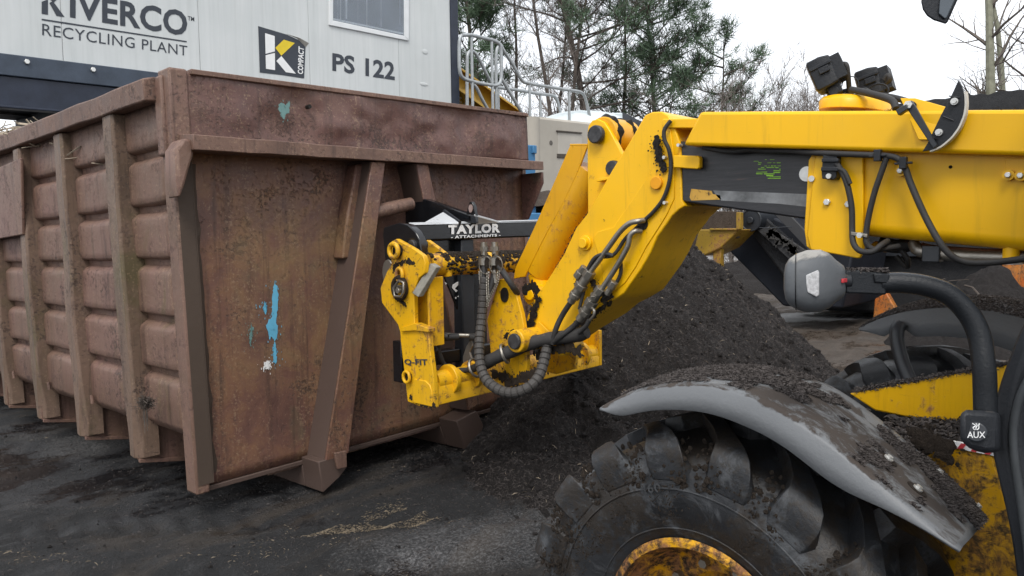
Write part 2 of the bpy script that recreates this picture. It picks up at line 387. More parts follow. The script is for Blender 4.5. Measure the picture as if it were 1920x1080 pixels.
def _ground_mat():
    t = NT('yard_ground'); X, Y, Z = t.xyz()
    a = t.noise(7, 10, .75); f = t.noise(70, 6, .78); b = t.noise(.55, 5, .6, dist=.6); st = t.noise(26, 5, .8, t.mapv((1.0, 3.2, 1), (0, 0, .5)))
    c = t.ramp(t.math('ADD', t.math('MULTIPLY', a, .5), t.math('MULTIPLY', f, .5)), (.38, (.003, .0035, .0045)), (.55, (.013, .0135, .015)), (.66, (.052, .052, .055)))
    far = t.ramp(t.math('DIVIDE', X, 20), (.28, 0.), (.42, 1.))
    c = t.mix(far, c, t.ramp(t.math('ADD', t.math('MULTIPLY', a, .5), t.math('MULTIPLY', f, .5)), (.36, (.028, .022, .018)), (.66, (.12, .095, .075))))
    # brown dried bands and bare grey concrete showing through
    br = t.ramp(t.noise(1.1, 6, .65, t.mapv((.6, 1.6, 1), (0, 0, .35)), .8), (.54, 0.), (.66, 1.))
    c = t.mix(t.math('MULTIPLY', br, .55), c, (.045, .034, .024))
    bare = t.math('MULTIPLY', t.ramp(b, (.56, 0.), (.64, 1.)), t.ramp(f, (.45, 0.), (.6, 1.)))
    c = t.mix(t.math('MULTIPLY', bare, .55), c, (.17, .165, .16))
    s = t.math('MULTIPLY', t.ramp(st, (.63, 0.), (.70, 1.)), t.ramp(b, (.42, .1), (.6, 1.)))
    c = t.mix(t.math('MULTIPLY', s, .5), c, (.24, .20, .14))
    def ell(x0, y0, ax, ay, ang):
        dx, dy = t.math('SUBTRACT', X, x0), t.math('SUBTRACT', Y, y0); c_, s_ = cos(ang), sin(ang)
        u = t.math('DIVIDE', t.math('ADD', t.math('MULTIPLY', dx, c_), t.math('MULTIPLY', dy, s_)), ax); v = t.math('DIVIDE', t.math('SUBTRACT', t.math('MULTIPLY', dy, c_), t.math('MULTIPLY', dx, s_)), ay)
        return t.math('SUBTRACT', 1.0, t.math('SQRT', t.math('ADD', t.math('MULTIPLY', u, u), t.math('MULTIPLY', v, v))))
    # yard surface scraped bare: one spot near the front wheel, one pale wet strip beyond the heap
    n_ = t.math('ADD', t.math('MULTIPLY', t.noise(3, 8, .75), .9), t.math('MULTIPLY', f, .6))
    k1 = t.ramp(t.math('ADD', ell(2.72, 2.5, .9, .36, -.5), n_), (.72, 0.), (1.25, 1.))
    c = t.mix(t.math('MULTIPLY', t.math('MULTIPLY', k1, t.ramp(f, (.46, .10), (.64, 1.))), .62), c, (.20, .20, .205))
    k2 = t.ramp(t.math('ADD', ell(13.3, 5.0, 3.2, .75, -.65), t.math('MULTIPLY', n_, .7)), (.62, 0.), (.8, 1.))
    c = t.mix(t.math('MULTIPLY', k2, .85), c, (.36, .36, .36))
    wet = t.ramp(t.math('ADD', t.noise(1.3, 5, .6, t.mapv((.7, 1.5, 1), (0, 0, .5))), t.math('MULTIPLY', a, .25)), (.50, .16), (.68, .9))
    t.bump(t.math('ADD', a, t.math('MULTIPLY', f, .7)), .9, .03)
    bn = [n for n in t.n if n.type == 'BUMP'][0]; t.l.new(wet, bn.inputs['Strength'])
    return t.out(c, wet, 0, .5)
GROUND = _ground_mat()
PALE_CONC = m_dusty('pale_wet_concrete', (.36, .35, .33), (.06, .05, .042), .45, .5, -.3, 4)

# ------------------------------------------------------------------ ground
def sstep(a, b, x):
    t = min(max((x - a) / (b - a), 0), 1); return t * t * (3 - 2 * t)
def ground_z(x, y, fine=True):
    dip = (1 - sstep(1.15, 2.15, y)) * (1 - sstep(4.6, 6.5, x)) 
    z = .30 - .34 * dip
    if fine:
        e = (x - 1.15) * .667 + (y - 3.75) * .745; q = (x - 1.15) * .745 - (y - 3.75) * .667
        for e0 in (-.22, .40):
            k = math.exp(-((e - e0 + .05 * mnoise.noise((q, e0, 2))) / .13) ** 2); z -= k * (.030 + .012 * sin(q * 38 + abs(e - e0) * 30)) * sstep(5.5, 3.5, x)
        z += .024 * mnoise.noise((x * 1.3, y * 1.3, 0)) + .016 * mnoise.noise((x * 5, y * 5, 3)) + .013 * mnoise.noise((x * 13, y * 13, 7)) * (.5 + sstep(1.5, 3.5, x - y * .2))
    return z
def axis_steps(stops):
    out = []
    for a, b, d in stops:
        n = max(1, round((b - a) / d)); out += [a + (b - a) * i / n for i in range(n)]
    return out + [stops[-1][1]]
gx = axis_steps([(-900, -100, 200), (-100, -12, 16), (-12, -1, .8), (-1, 6, .032), (6, 14, .12), (14, 40, 1.3), (40, 120, 16), (120, 900, 200)])
gy = axis_steps([(-900, -100, 200), (-100, -12, 16), (-12, 0, .8), (0, 5, .032), (5, 14, .12), (14, 40, 1.3), (40, 120, 16), (120, 900, 200)])
g = MB(); nyy = len(gy)
for x in gx:
    for y in gy: g.v.append(Vector((x, y, ground_z(x, y))))
for i in range(len(gx) - 1):
    for j in range(nyy - 1):
        a = i * nyy + j; g.f.append((a, a + nyy, a + nyy + 1, a + 1))
tag(g.build('ground', GROUND, recalc=False), kind='structure')

# ------------------------------------------------------------------ the rusty container
EX = ray(2300, 385).normalized(); EY = ray(-588, 509).normalized(); EY = (EY - EX * EX.dot(EY)).normalized(); EZ = EX.cross(EY)
CO = PY(365, 915, 3.9)
def W(v): return CO + EX * v[0] + EY * v[1] + EZ * v[2]            # container frame: across, along, up
def W3(a, b, c): return CO + EX * a + EY * b + EZ * c
def CE(x, y, off=0): return hit(x, y, CO - EY * off, EY)           # on the end, `off` in front of the panel
def CS(x, y, off=0): return hit(x, y, CO - EX * off, EX)           # on the long side
CL = 5.6; CWD = 2.66; CH = 2.13
box = thing('skip_container', CO, 'large rust brown open steel skip with ribbed side and blue paint scrape on its end', 'skip')
# end panel, recessed
def endp(u, v):
    a = .04 + u * 2.60; c = .0 + v * 1.80
    return W3(a, .014 * mnoise.noise((a * .9, c * .9, 5)) * sin(pi * u) * sin(pi * v), c)
m = MB(); m.grid(endp, 40, 30)
end = m.build('end_panel', RUST_END, box, solid=-.012, ang=60)
# dented top plate
def topp(u, v):
    a = .07 + u * 2.60; c = 1.80 + v * .345; e = sin(pi * min(v, 1)) ** .6
    d = .055 * mnoise.noise((a * 2.3, c * 2.4, 1)) + .026 * mnoise.noise((a * 6, c * 6, 9)) + .012 * mnoise.noise((a * 11, c * 11, 2))
    return W3(a, -.06 + d * e * sin(pi * u) ** .3, c + (1 - u) * -.01 + .006 * mnoise.noise((a * 7, 0, 4)) * v)
m = MB(); m.grid(topp, 110, 24)
m.build('top_plate', RUST_PLATE, box, solid=-.012, ang=60)
m = MB(); m.box((.10, -.078, 2.125), (2.67, .03, 2.152), W); m.build('top_edge', RUST_RAIL, box, .004)
# lip rail with gusset at its right end
m = MB()
def wob(i): return .006 * mnoise.noise((i * .9, 0, 2))
n = 26
rings = []
for i in range(n + 1):
    a = .015 + (2.645 - .015) * i / n; w = wob(i)
    rings.append([W3(a, -.23 + w, 1.725 - .012 * i / n + w), W3(a, -.23 + w, 1.800 - .025 * i / n + w), W3(a, -.06, 1.822 - .02 * i / n), W3(a, .0, 1.79), W3(a, .0, 1.735)])
m.rings(rings); m.build('lip_rail', RUST_RAIL, box, .004)
m = MB(); m.prism([W3(2.630, -.22, 1.70), W3(2.630, -.22, 1.62), W3(2.630, -.06, 1.36), W3(2.630, .0, 1.36), W3(2.630, .0, 1.70)], EX * .02)
m.build('gusset', RUST_PLATE, box, .003)
m = MB(); m.box((2.64, -.02, .0), (2.68, CL, 2.13), W); m.build('side_panel', RUST_SIDE, box, .004)
# corner post (folded, battered)
m = MB(); m.box((-.012, -.07, 1.74), (.085, .065, 2.15), W); m.box((-.028, -.005, 1.72), (.02, .085, 2.12), W)
m.box((-.012, -.05, -.03), (.062, .075, 1.74), W)
m.build('corner_post', RUST_SIDE, box, .012)
m = MB()
pts = [(345, 258), (362, 262), (364, 290), (356, 315), (348, 345), (338, 372), (332, 340), (330, 280)]
m.prism([CE(x, y, .20) for x, y in pts], EY * .14); m.build('torn_flap', RUST_SIDE, box, .015)
m = MB(); random.seed(3)
pr = []
for i in range(30):
    c = i / 29 * 1.62 + .06; pr.append([W3(.075, -.055, c), W3(.075, -.028 + .01 * mnoise.noise((i * .7, 1, 1)), c), W3(.115 + .02 * mnoise.noise((i * .5, 0, 0)), -.014, c), W3(.12, .0, c)])
m.box((.0, -.054, .02), (.082, -.04, 1.70), W); m.rings(pr, False, False); m.build('weld_strip', m_dusty('dark_mossy_steel', (.072, .052, .040), (.125, .07, .05), .75, .7, 0, 5), box, ang=60)
# uprights (an A shape) and the pick-up bar
def upright(poly, mat=RUST_END, off=.20):
    m = MB(); m.prism([W3(a, -off, c) for a, c in poly], EY * (off - .012)); o = m.build('upright', mat, box, .006)
    m = MB(); (a0, c0), (a1, c1) = poly[0], poly[-1]; m.prism([W3(a0 - .003, -off + .012, c0), W3(a1 - .003, -off + .012, c1), W3(a1 - .003, -.012, c1), W3(a0 - .003, -.012, c0)], EX * .004); m.build('upright_web', RUST_DARK, o); return o
u1 = upright([(1.105, 1.715), (1.205, 1.715), (.825, .02), (.665, .005)])
u2 = upright([(1.448, 1.715), (1.545, 1.715), (1.91, .10), (1.80, .08)])
m = MB(); m.prism([CE(x, y, .11) for x, y in ((668, 308), (708, 306), (690, 420), (676, 484), (642, 485), (652, 400))], EY * .1); m.build('upright_wedge', RUST_END, box, .012)
m = MB(); pa, pb_ = CE(688, 401, .15), CE(762, 384, .15); m.tube([pa, pa.lerp(pb_, .6), pb_, pb_ + (pb_ - pa) * .12], [.044, .043, .041, .041], 16)
m.build('pickup_bar', RUST_RAIL, box, ang=60)
# bottom flange and long skids with sloping noses
m = MB(); m.box((.06, -.022, -.030), (2.62, .0, -.004), W); m.build('bottom_flange', RUST_DARK, box, .004)
for sp_ in ([(597, 866), (650, 850), (651, 876), (636, 896), (606, 924)], [(856, 790), (893, 770), (907, 797), (903, 812), (872, 843)]):
    m = MB(); P_ = [CE(x, y, .20) for x, y in sp_]; m.prism(P_, EY * .18); m.prism([P_[0] + EY * .18 - EZ * .05 + EX * .004] + [p + EY * .18 for p in P_[2:]] , EY * (CL - .2)); m.build('skid', RUST_DARK, box, .006)
m = MB(); m.prism([CE(x, y, .235) for x, y in ((628, 850), (650, 845), (651, 876), (634, 880))], EY * .02); m.build('foot_plate', RUST_RAIL, box, .004)
m = MB(); m.box((.43, .02, -.05), (2.30, CL, -.012), W); m.build('floor', RUST_SIDE, box)
# long side with pressed panels
gro = [1.757, 1.465, 1.175, .868, .572]
prof = [(0.0, 2.06), (0.0, 1.84)]
for c in gro:
    prof += [(.0, c + .075), (.0, c + .042), (.010, c + .030), (.044, c + .022), (.047, c - .010), (.018, c - .030), (.004, c - .044), (.0, c - .060), (.0, c - .09)]
prof += [(.0, .31), (.01, .29), (.06, .24), (.42, .10)]
m = MB()
bl = [.08 + (CL - .08) * i / 90 for i in range(91)]
def sidept(b, o, c): return W3(o + .014 * mnoise.noise((b * 1.9, c * 2.2, 0)) + .006 * mnoise.noise((b * 7, c * 6, 4)), b, c + .008 * mnoise.noise((b * 2.5, c, 9)))
rings = [[sidept(b, o, c) for o, c in prof] for b in bl]
m.rings(rings, False, False); m.build('side_panel', RUST_SIDE, box, ang=50, solid=-.006)
ribs = [.625, 1.487, 2.34, 3.20, 4.06, 4.92, 5.5]
for i, b in enumerate(ribs):
    m = MB(); rings = []; w = .078
    for k in range(25):
        t = k / 24; c = 2.0 - t * 1.93; j = .017 * mnoise.noise((b * 3, c * 2.2, 8)) + .006 * mnoise.noise((b * 3, c * 9, 3)); j2 = .018 * mnoise.noise((b * 7, c * 2.2, 1))
        low = sstep(.78, .98, t)
        rings.append([W3(.06, b + w + j, c), W3(-.066 + j2 * .6 + .01 * low, b + w - .008 + j, c), W3(-.070 + j2 * .6, b - w + .016 + j + .04 * low, c), W3(-.060 + j2 * .6 + .03 * low, b - w + j + .01 * low, c), W3(.06, b - w + j, c)])
    m.rings(rings); m.build('rib', RUST_RIB, box, .006, ang=30)
    m = MB(); m.prism([W3(-.055, b - .04, .33), W3(-.055, b - .04, .065), W3(.42, b - .04, -.045), W3(.42, b - .04, .12)], EY * .08)
    m.box((-.05, b - .055, .06), (.40, b - .03, .085), lambda v: W3(v[0], v[1], v[2] - .2 * (v[0] + .12)))
    m.build('floor_bracket', RUST_SIDE, box, .004)
    if 1 <= i <= 4:
        m = MB(); p = W3(-.02, b - .13, .345); m.cyl(p, p - EZ * .055 - EY * .012, .011, 10); m.build('lug', RUST_RAIL, box)
m = MB(); m.box((-.12, .06, 1.985), (.03, CL, 2.115), lambda v: W3(v[0] + .01 * mnoise.noise((v[1], 0, 0)), v[1], v[2] + .012 * v[1]))
nn = 40; m = MB(); rings = []
for k in range(nn + 1):
    b = .06 + (CL - .06) * k / nn; j = .010 * mnoise.noise((b * 1.6, 3, 3)); z = .010 * mnoise.noise((b * 2.4, 1, 6)) + .008 * b
    rings.append([W3(-.082 + j, b, 1.995 + z), W3(-.088 + j, b, 2.105 + z), W3(-.03, b, 2.12 + z), W3(.04, b, 2.11 + z), W3(.04, b, 2.0 + z)])
m.rings(rings); m.build('top_rail', RUST_RAIL, box, .008, ang=40)
m = MB(); m.prism([CS(x, y, .085) for x, y in ((-40, 330), (38, 296), (42, 440), (-40, 454))], EX * .02); m.build('side_plate', RUST_SIDE, box, .006)
m = MB(); m.box((.0, CL - .02, 0), (CWD, CL + .03, 2.1), W); m.build('end_panel', RUST_SIDE, box)
# blue and green paint scrapes, an old hole and the matted tuft caught on the first rib
def blob(name, pts, mat, off=.016, plane=CE):
    rb_ = random.Random(len(pts) * 7 + int(pts[0][0])); Q = resample([Vector((x, y, 0)) for x, y in pts + [pts[0]]], 70)[:-1]; cx_, cy_ = sum(q.x for q in Q) / 69, sum(q.y for q in Q) / 69; hh = max(abs(q.y - cy_) for q in Q)
    m = MB()
    for _ in range(26):
        fx, fy = cx_ + rb_.gauss(0, 7), cy_ + rb_.gauss(0, hh * .7); fs = rb_.uniform(.4, 1.7)
        m.prism([plane(fx + fs * .5 * cos(k * 1.26 + fs) * rb_.uniform(.5, 1.2), fy + fs * 1.6 * sin(k * 1.26 + fs) * rb_.uniform(.5, 1.2), off) for k in range(5)], (EY if plane is CE else EX) * .001)
    P = [plane(q.x + rb_.uniform(-1.3, 1.3), q.y + rb_.uniform(-2.6, 2.6), off) for q in Q]; m.prism(P, (EY if plane is CE else EX) * .003); return m.build(name, mat, box, smooth=False)
s1 = [(515, 527), (520, 538), (522, 560), (520, 585), (517, 605), (521, 612), (521, 625), (515, 640), (508, 632), (507, 640), (503, 625), (500, 610), (505, 598), (509, 600), (511, 570), (512, 545)]
tag(blob('paint_scrape', s1, TEAL), 'sky blue paint scrape')
tag(blob('paint_scrape', [(514, 642), (517, 645), (519, 670), (517, 683), (514, 676), (512, 655)], TEAL), 'sky blue paint scrape')
tag(blob('paint_scrape', [(497, 566), (500, 572), (500, 584), (497, 588), (494, 578)], TEAL), 'sky blue paint scrape')
tag(blob('paint_scrape', [(471, 608), (475, 615), (473, 630), (469, 648), (468, 630)], TEAL_OLD), 'pale green paint scrape')
tag(blob('paint_scrape', [(496, 680), (502, 676), (508, 683), (506, 692), (499, 690), (494, 694)], WHITE), 'pale bare scrape')
tag(blob('paint_scrape', [(523, 193), (535, 196), (543, 190), (542, 215), (536, 212), (533, 225), (529, 222), (526, 210), (522, 205)], TEAL_OLD, .085), 'faded green paint scrape')
m = MB(); p = CE(579, 200, .075); m.cyl(p - EY * .012, p + EY * .02, .012, 10); m.build('bolt_stub', GREASE, box)
random.seed(8); m = MB(); c0 = CS(272, 754, .085)
for i in range(240):
    d = Vector((random.gauss(0, 1), random.gauss(0, 1), random.gauss(0, 1))).normalized(); p = c0 + d * random.uniform(.005, .036)
    q = p + Vector((random.gauss(0, .018), random.gauss(0, .018), random.gauss(-.004, .018))); m.tube([p, (p + q) / 2 + d * .008, q], .0016, 3, False)
for i in range(12):
    p = c0 + Vector((random.gauss(0, .012), random.gauss(0, .012), -.04)); m.tube([p, p - VZ * random.uniform(.04, .14)], .0018, 3, False)
m.build('matted_tuft', BARK, box, recalc=False)
# sticks and green waste filling the container
random.seed(5); m = MB()
def wastez(a, b): return 2.02 + .34 * sstep(2.0, 3.6, b) * (.6 + .4 * sin(a * 2)) - .25 * sstep(2.3, .5, b)
m.grid(lambda u, v: W3(.05 + u * 2.56, .1 + v * (CL - .2), wastez(.05 + u * 2.56, .1 + v * (CL - .2)) - .06 + .05 * mnoise.noise((u * 9, v * 15, 0))), 24, 40)
wl_ = m.build('green_waste_load', BROWN_SOIL, recalc=False)
tag(wl_, 'tangled sticks and green waste heaped inside the rusty skip', 'waste load')
m = MB()
for i in range(1500):
    a, b = random.uniform(-.02, 2.5), random.uniform(.6, CL - .2); p = W3(a, b, wastez(a, b) + random.uniform(-.05, .05))
    d = Vector((random.gauss(0, 1), random.gauss(0, 1), random.gauss(0, .35))).normalized() * random.uniform(.08, .3)
    m.tube([p - d * .5, p + Vector((0, 0, random.uniform(-.02, .02))), p + d * .5], random.uniform(.003, .008), 4, False)
tag(m.build('sticks', CHIPM, wl_, recalc=False), kind='stuff')

# ------------------------------------------------------------------ compost heap
HC = Vector((6.2, 4.05)); HH = 1.92
hb = [(math.atan2(y - HC.y, x - HC.x), math.hypot(x - HC.x, y - HC.y)) for x, y in
      ((3.45, 3.85), (3.05, 2.95), (3.9, 2.15), (5.5, 1.95), (7.0, 2.3), (8.0, 3.0), (8.4, 4.2), (8.2, 6.0), (6.5, 7.4), (4.75, 6.6), (4.55, 5.0), (4.3, 4.3))]
hb.sort()
def heap_R(th):
    n = len(hb)
    for i in range(n):
        a, ra = hb[i]; b, rb = hb[(i + 1) % n]
        if i == n - 1: b += 2 * pi
        t = th if th >= a else th + 2 * pi
        if a <= t <= b:
            k = (t - a) / (b - a); k = k * k * (3 - 2 * k); return ra + (rb - ra) * k
    return hb[0][1]
def heap_z(x, y):
    dx, dy = x - HC.x, y - HC.y; r = math.hypot(dx, dy); R = heap_R(math.atan2(dy, dx)); t = r / R
    if t >= 1.12: return -.1
    h = HH * (.72 * (1 - t) ** 1.0 + .28 * (1 - t) ** 2.2) * (1 + .10 * mnoise.noise((x * .8, y * .8, 7))) if t < 1 else -.08 * (t - 1) / .12
    h = h * (1 - .10 * math.exp(-(r / .5) ** 2))
    k = sstep(1.05, .85, t)
    n = .10 * mnoise.noise((x * 1.5, y * 1.5, 2)) + .075 * mnoise.noise((x * 4, y * 4, 5)) + .045 * mnoise.noise((x * 9, y * 9, 1)) + .028 * mnoise.noise((x * 21, y * 21, 4)) + .016 * mnoise.noise((x * 45, y * 45, 2))
    return .30 + h + n * k
heap = MB(); hn = 340
x0, x1, y0, y1 = 2.5, 8.9, 1.5, 7.9
for i in range(hn + 1):
    for j in range(hn + 1):
        x = x0 + (x1 - x0) * i / hn; y = y0 + (y1 - y0) * j / hn; heap.v.append(Vector((x, y, heap_z(x, y))))
for i in range(hn):
    for j in range(hn):
        a = i * (hn + 1) + j
        if max(heap.v[a].z, heap.v[a + 1].z, heap.v[a + hn + 1].z, heap.v[a + hn + 2].z) > .22: heap.f.append((a, a + hn + 1, a + hn + 2, a + 1))
hp = heap.build('compost_heap', SOIL_HEAP, recalc=False)
tag(hp, 'tall dark heap of shredded compost behind the yellow lifting arm', 'compost heap')
def slivers(rng, n, place, lmin, lmax, w, up=.5):
    vs, fs = [], []
    for i in range(n):
        q = place(rng)
        if q is None: continue
        p, nrm = q
        d = Vector((rng.gauss(0, 1), rng.gauss(0, 1), rng.gauss(0, up))).normalized(); L = rng.uniform(lmin, lmax)
        sd_ = d.cross(Vector((rng.gauss(0, 1), rng.gauss(0, 1), rng.gauss(0, 1)))).normalized() * w * rng.uniform(.5, 1.5)
        a = p - d * L * .5; b = p + d * L * .5; mid = p + nrm * L * .12
        o = len(vs); vs += [a - sd_ * .4, a + sd_ * .4, mid + sd_, mid - sd_, b + sd_ * .4, b - sd_ * .4]; fs += [(o, o + 1, o + 2, o + 3), (o + 3, o + 2, o + 4, o + 5)]
    mb = MB(); mb.v = vs; mb.f = fs; return mb
rng = random.Random(11)
def on_heap(r):
    x = r.uniform(2.7, 8.3); y = r.uniform(1.7, 5.4); z = heap_z(x, y)
    if z < .27: return None
    return Vector((x, y, z + .004)), VZ
tag(slivers(rng, 170000, on_heap, .008, .034, .0017, .8).build('shreds', SHRED, hp, recalc=False, smooth=False), kind='stuff')
def on_heap2(r):
    q = on_heap(r); return q
tag(slivers(rng, 1500, on_heap, .012, .06, .002, .7).build('pale_chips', CHIPM, hp, recalc=False, smooth=False), kind='stuff')
# loose shreds and pale straw over the yard
def on_yard(r):
    
    while True:
        x = r.uniform(.4, 6.0); y = r.uniform(1.4, 7)
        if r.random() < .25 + .75 * sstep(1.6, 3.2, x - y * .15): break
    return Vector((x, y, ground_z(x, y) + .004)), VZ
ls = slivers(rng, 95000, on_yard, .005, .022, .0013, .4).build('loose_compost', SHRED, recalc=False, smooth=False)
tag(ls, 'loose dark compost shreds scattered over the yard', 'compost litter', kind='stuff')
def clods(n, place, rmin, rmax):
    m = MB()
    for i in range(n):
        q = place(rng)
        if q is None: continue
        s_ = rmin + (rmax - rmin) * rng.random() ** 3
        m.sphere(q[0], (s_ * rng.uniform(.7, 1.3), s_ * rng.uniform(.7, 1.3), s_ * .8), 7, 5, lambda d: d * (1 + .5 * mnoise.noise(d * 1.6 + q[0] * 13)))
    return m
tag(clods(3200, on_heap, .005, .030).build('clods', SOIL_HEAP, hp, recalc=False, smooth=False), kind='stuff')
tag(clods(1100, on_yard, .003, .013).build('clods', SOIL_HEAP, ls, recalc=False, smooth=False), kind='stuff')
_s0, _s1 = PZ(585, 996, .3), PZ(800, 958, .3)
def on_band(r):
    p = _s0.lerp(_s1, r.random()) + Vector((r.gauss(0, .06), r.gauss(0, .10), 0))
    if mnoise.noise((p.x * 5, p.y * 9, 3)) < .02: return None
    return Vector((p.x, p.y, ground_z(p.x, p.y) + .005)), VZ
def on_straw(r):
    for _ in range(20):
        x = r.uniform(.5, 5); y = r.uniform(1.6, 8)
        e1, e2 = x * .75 - y * .66, x * .66 + y * .75
        if mnoise.noise((e1 * .8 + 3, e2 * 3.2, 1)) + .5 * mnoise.noise((e1 * 4, e2 * 9, 2)) > .42 + r.uniform(0, .15): return Vector((x, y, ground_z(x, y) + .006)), VZ
    return None
sw = slivers(rng, 2600, on_straw, .005, .026, .0011, .1); sw2 = slivers(rng, 3600, on_band, .004, .022, .0011, .1); sw.add(sw2.v, sw2.f)
tag(sw.build('straw_litter', STRAW, recalc=False, smooth=False), 'pale straw and wood flecks lying in patches on the black ground', 'straw litter', kind='stuff')
# ------------------------------------------------------------------ yellow telescopic handler
TH = thing('telehandler', Vector((3.0, 1.0, 0.0)), 'yellow telescopic loader with raised boom and muddy front wheel, filling the right side', 'telehandler')
def plate(name, pts, x, dx, mat, parent=TH, bevel=.004, ang=35):
    m = MB(); m.prism([PX(px, py, x) for px, py in pts], VX * dx); return m.build(name, mat, parent, bevel, ang)
def px3(pts, x): return [PX(a, b, x) for a, b in pts]
def mpath(pts, n=6):            # (px, py, plane x)
    return smooth_path([PX(a, b, c) for a, b, c in pts], n)
# --- boom
BX = 3.05
def bprof(y_edge, x0, x1):      # prism along Y from edge pixel line
    pass
# outer boom: section lofted along its length, rounded lower corners
tA, tB = PX(1527, 282, BX), PX(1990, 291, BX); bA, bB = PX(1527, 434, BX), PX(1990, 478, BX)
def sect(t, x0=BX, x1=3.50, r=.05):
    T, B = tA.lerp(tB, t), bA.lerp(bB, t); up = (T - B).normalized(); pts = []
    def q(x, o): p = B + up * o; return Vector((x, p.y, p.z))
    Hh = (T - B).length
    pts.append(q(x0, Hh))
    for k in range(7): a = pi * .5 * k / 6; pts.append(q(x0 + r - r * cos(a), r - r * sin(a)))
    for k in range(7): a = pi * .5 * k / 6; pts.append(q(x1 - r + r * sin(a), r - r * cos(a)))
    pts.append(q(x1, Hh)); return pts
m = MB(); m.rings([sect(t) for t in (0, .5, 1, 2.2, 3.4)]); boom = m.build('boom', Y_BOOM, TH, 0, 40)
plate('boom_collar', [(1529, 287), (1618, 291), (1619, 470), (1612, 484), (1606, 484), (1519, 468), (1513, 440), (1519, 380)], BX - .022, .02, Y_BOOM, TH, .004)
plate('boom_collar', [(1516, 300), (1524, 288), (1530, 287), (1522, 380), (1517, 440), (1520, 468), (1512, 462), (1508, 430)], BX - .012, .47, Y_HEAD, TH, .003)
m = MB(); m.prism(px3([(1640, 452), (1690, 466), (1672, 474), (1618, 470)], 3.2), VX * .2); m.build('wear_bracket', Y_SHADE, boom, .004)
# top cover, slightly proud
m = MB(); c0, c1 = 2.985, 3.53
P = [PX(1312, 209, c0), PX(1280, 272, c0), PX(1990, 293, c0), PX(1990, 204.5, c0)]
P2 = P[:2] + [P[2] + (P[2] - P[1]) * 1.9, P[3] + (P[3] - P[0]) * 1.9]
m.prism(P2, VX * (c1 - c0)); cover = m.build('boom_cover', Y_BOOM, TH, .014)
m = MB(); rings = []; base = PX(1607, 206, 3.26); upb = (P[0] - P[1]).normalized()
bl_ = (PX(1670, 206, 3.26) - PX(1545, 206, 3.26)).length / 2; bd = (P[3] - P[0]).normalized()
for h, s_ in ((-.01, 1.02), (.02, 1.02), (.036, .95), (.044, .8)):
    rings.append([base + Vector((0, 0, h)) + bd * (bl_ * s_ * cos(2 * pi * k / 40)) + VX * (.20 * s_ * sin(2 * pi * k / 40)) for k in range(40)])
m.rings(rings); m.build('cover_dome', Y_BOOM, cover, 0, 50)
m = MB(); m.prism([PX(1688, 184, 3.0), PX(1716, 184, 3.0), PX(1790, 205, 3.0), PX(1744, 262, 2.97), PX(1722, 262, 2.97)], VX * .012); m.build('gauge_bracket', Y_BOOM, cover, .002)
# angle gauge: black crescent with pale scale along its curved edge, bent pointer
inner = [(1797, 150), (1783, 180), (1766, 212), (1750, 245), (1738, 270), (1729, 284)]
outer = [(1729, 284), (1748, 281), (1766, 272), (1784, 256), (1797, 238), (1806, 216), (1809, 196), (1808, 176), (1803, 160)]
m = MB(); m.prism(px3(inner + outer[1:], 2.94), VX * .012); gauge = m.build('angle_gauge', PLASTIC, TH, .002)
m = MB(); nO = resample(px3(outer, 2.936), 24); cen = PX(1745, 215, 2.936)
m.rings([[p, p + VX * .03, p + (p - cen).normalized() * .006 + VX * .03, p + (p - cen).normalized() * .006] for p in nO[2:-2]]); m.build('gauge_scale', m_dusty('pale_worn_scale', (.60, .58, .53), (.25, .12, .06), .5, .6, 0, 60), gauge)
for a in ((1789, 190), (1760, 248)):
    m = MB(); p = PX(*a, 2.93); m.cyl(p, p + VX * .02, .012, 12); m.cyl(p - VX * .008, p, .0085, 6); m.build('gauge_bolt', BOLT, gauge)
for a, b in (((1768, 218), (1788, 226)), ((1779, 180), (1800, 183)), ((1750, 257), (1756, 262))):
    m = MB(); m.cyl(PX(*a, 2.937), PX(*b, 2.937), .0022, 6); m.build('gauge_rib', PLASTIC, gauge)
m = MB(); m.prism(px3([(1702, 190), (1709, 188), (1716, 198), (1757, 272), (1750, 279), (1700, 203), (1684, 216), (1679, 207)], 2.92), VX * .012); m.prism(px3([(1679, 207), (1684, 216), (1702, 204), (1699, 195)], 2.90), VX * .03); ptr = m.build('gauge_pointer', SATIN, TH, .002)
m = MB(); p = PX(1702, 196, 2.91); m.cyl(p, p + VX * .03, .014, 6); m.build('pivot_bolt', BOLT, ptr)
# worn sliding section
sl = [(1240, 262), (1540, 283), (1540, 415), (1290, 380), (1240, 372)]
m = MB(); m.prism(px3(sl, 3.09), VX * .37); inn = m.build('boom_slide', WORN, TH, .008)
def decal(name, pts, x, mat, par): m = MB(); m.prism(px3(pts, x), VX * .0015); return m.build(name, mat, par, smooth=False)
decal('worn_patch', [(1296, 354), (1334, 358), (1336, 364), (1350, 366), (1352, 374), (1296, 376), (1293, 370)], 3.0885, WORN_Y, inn)
decal('worn_patch', [(1337, 357), (1514, 364), (1514, 388), (1460, 382), (1400, 379), (1352, 376), (1344, 368)], 3.0885, WORN_G, inn)
rg = random.Random(4)
m = MB()
for row in range(13):
    yy = 299 + row * 2.9; solid = row / 12
    xx = 1463 - rg.uniform(20, 58) * (1 - .1 * solid)
    while xx < 1462:
        w_ = rg.uniform(3, 10 + 18 * solid); w_ = min(w_, 1464 - xx); hgt = .8 + 2.0 * solid * rg.random()
        if rg.random() < .38 + .5 * solid: m.prism(px3([(xx, yy + rg.uniform(-.4, .4)), (xx + w_, yy + rg.uniform(-.4, .4)), (xx + w_ - .6, yy + hgt), (xx + .8, yy + hgt)], 3.0883), VX * .0012)
        xx += w_ + rg.uniform(.6, 6 - 4 * solid)
m.build('torn_sticker', LIME, inn, smooth=False)
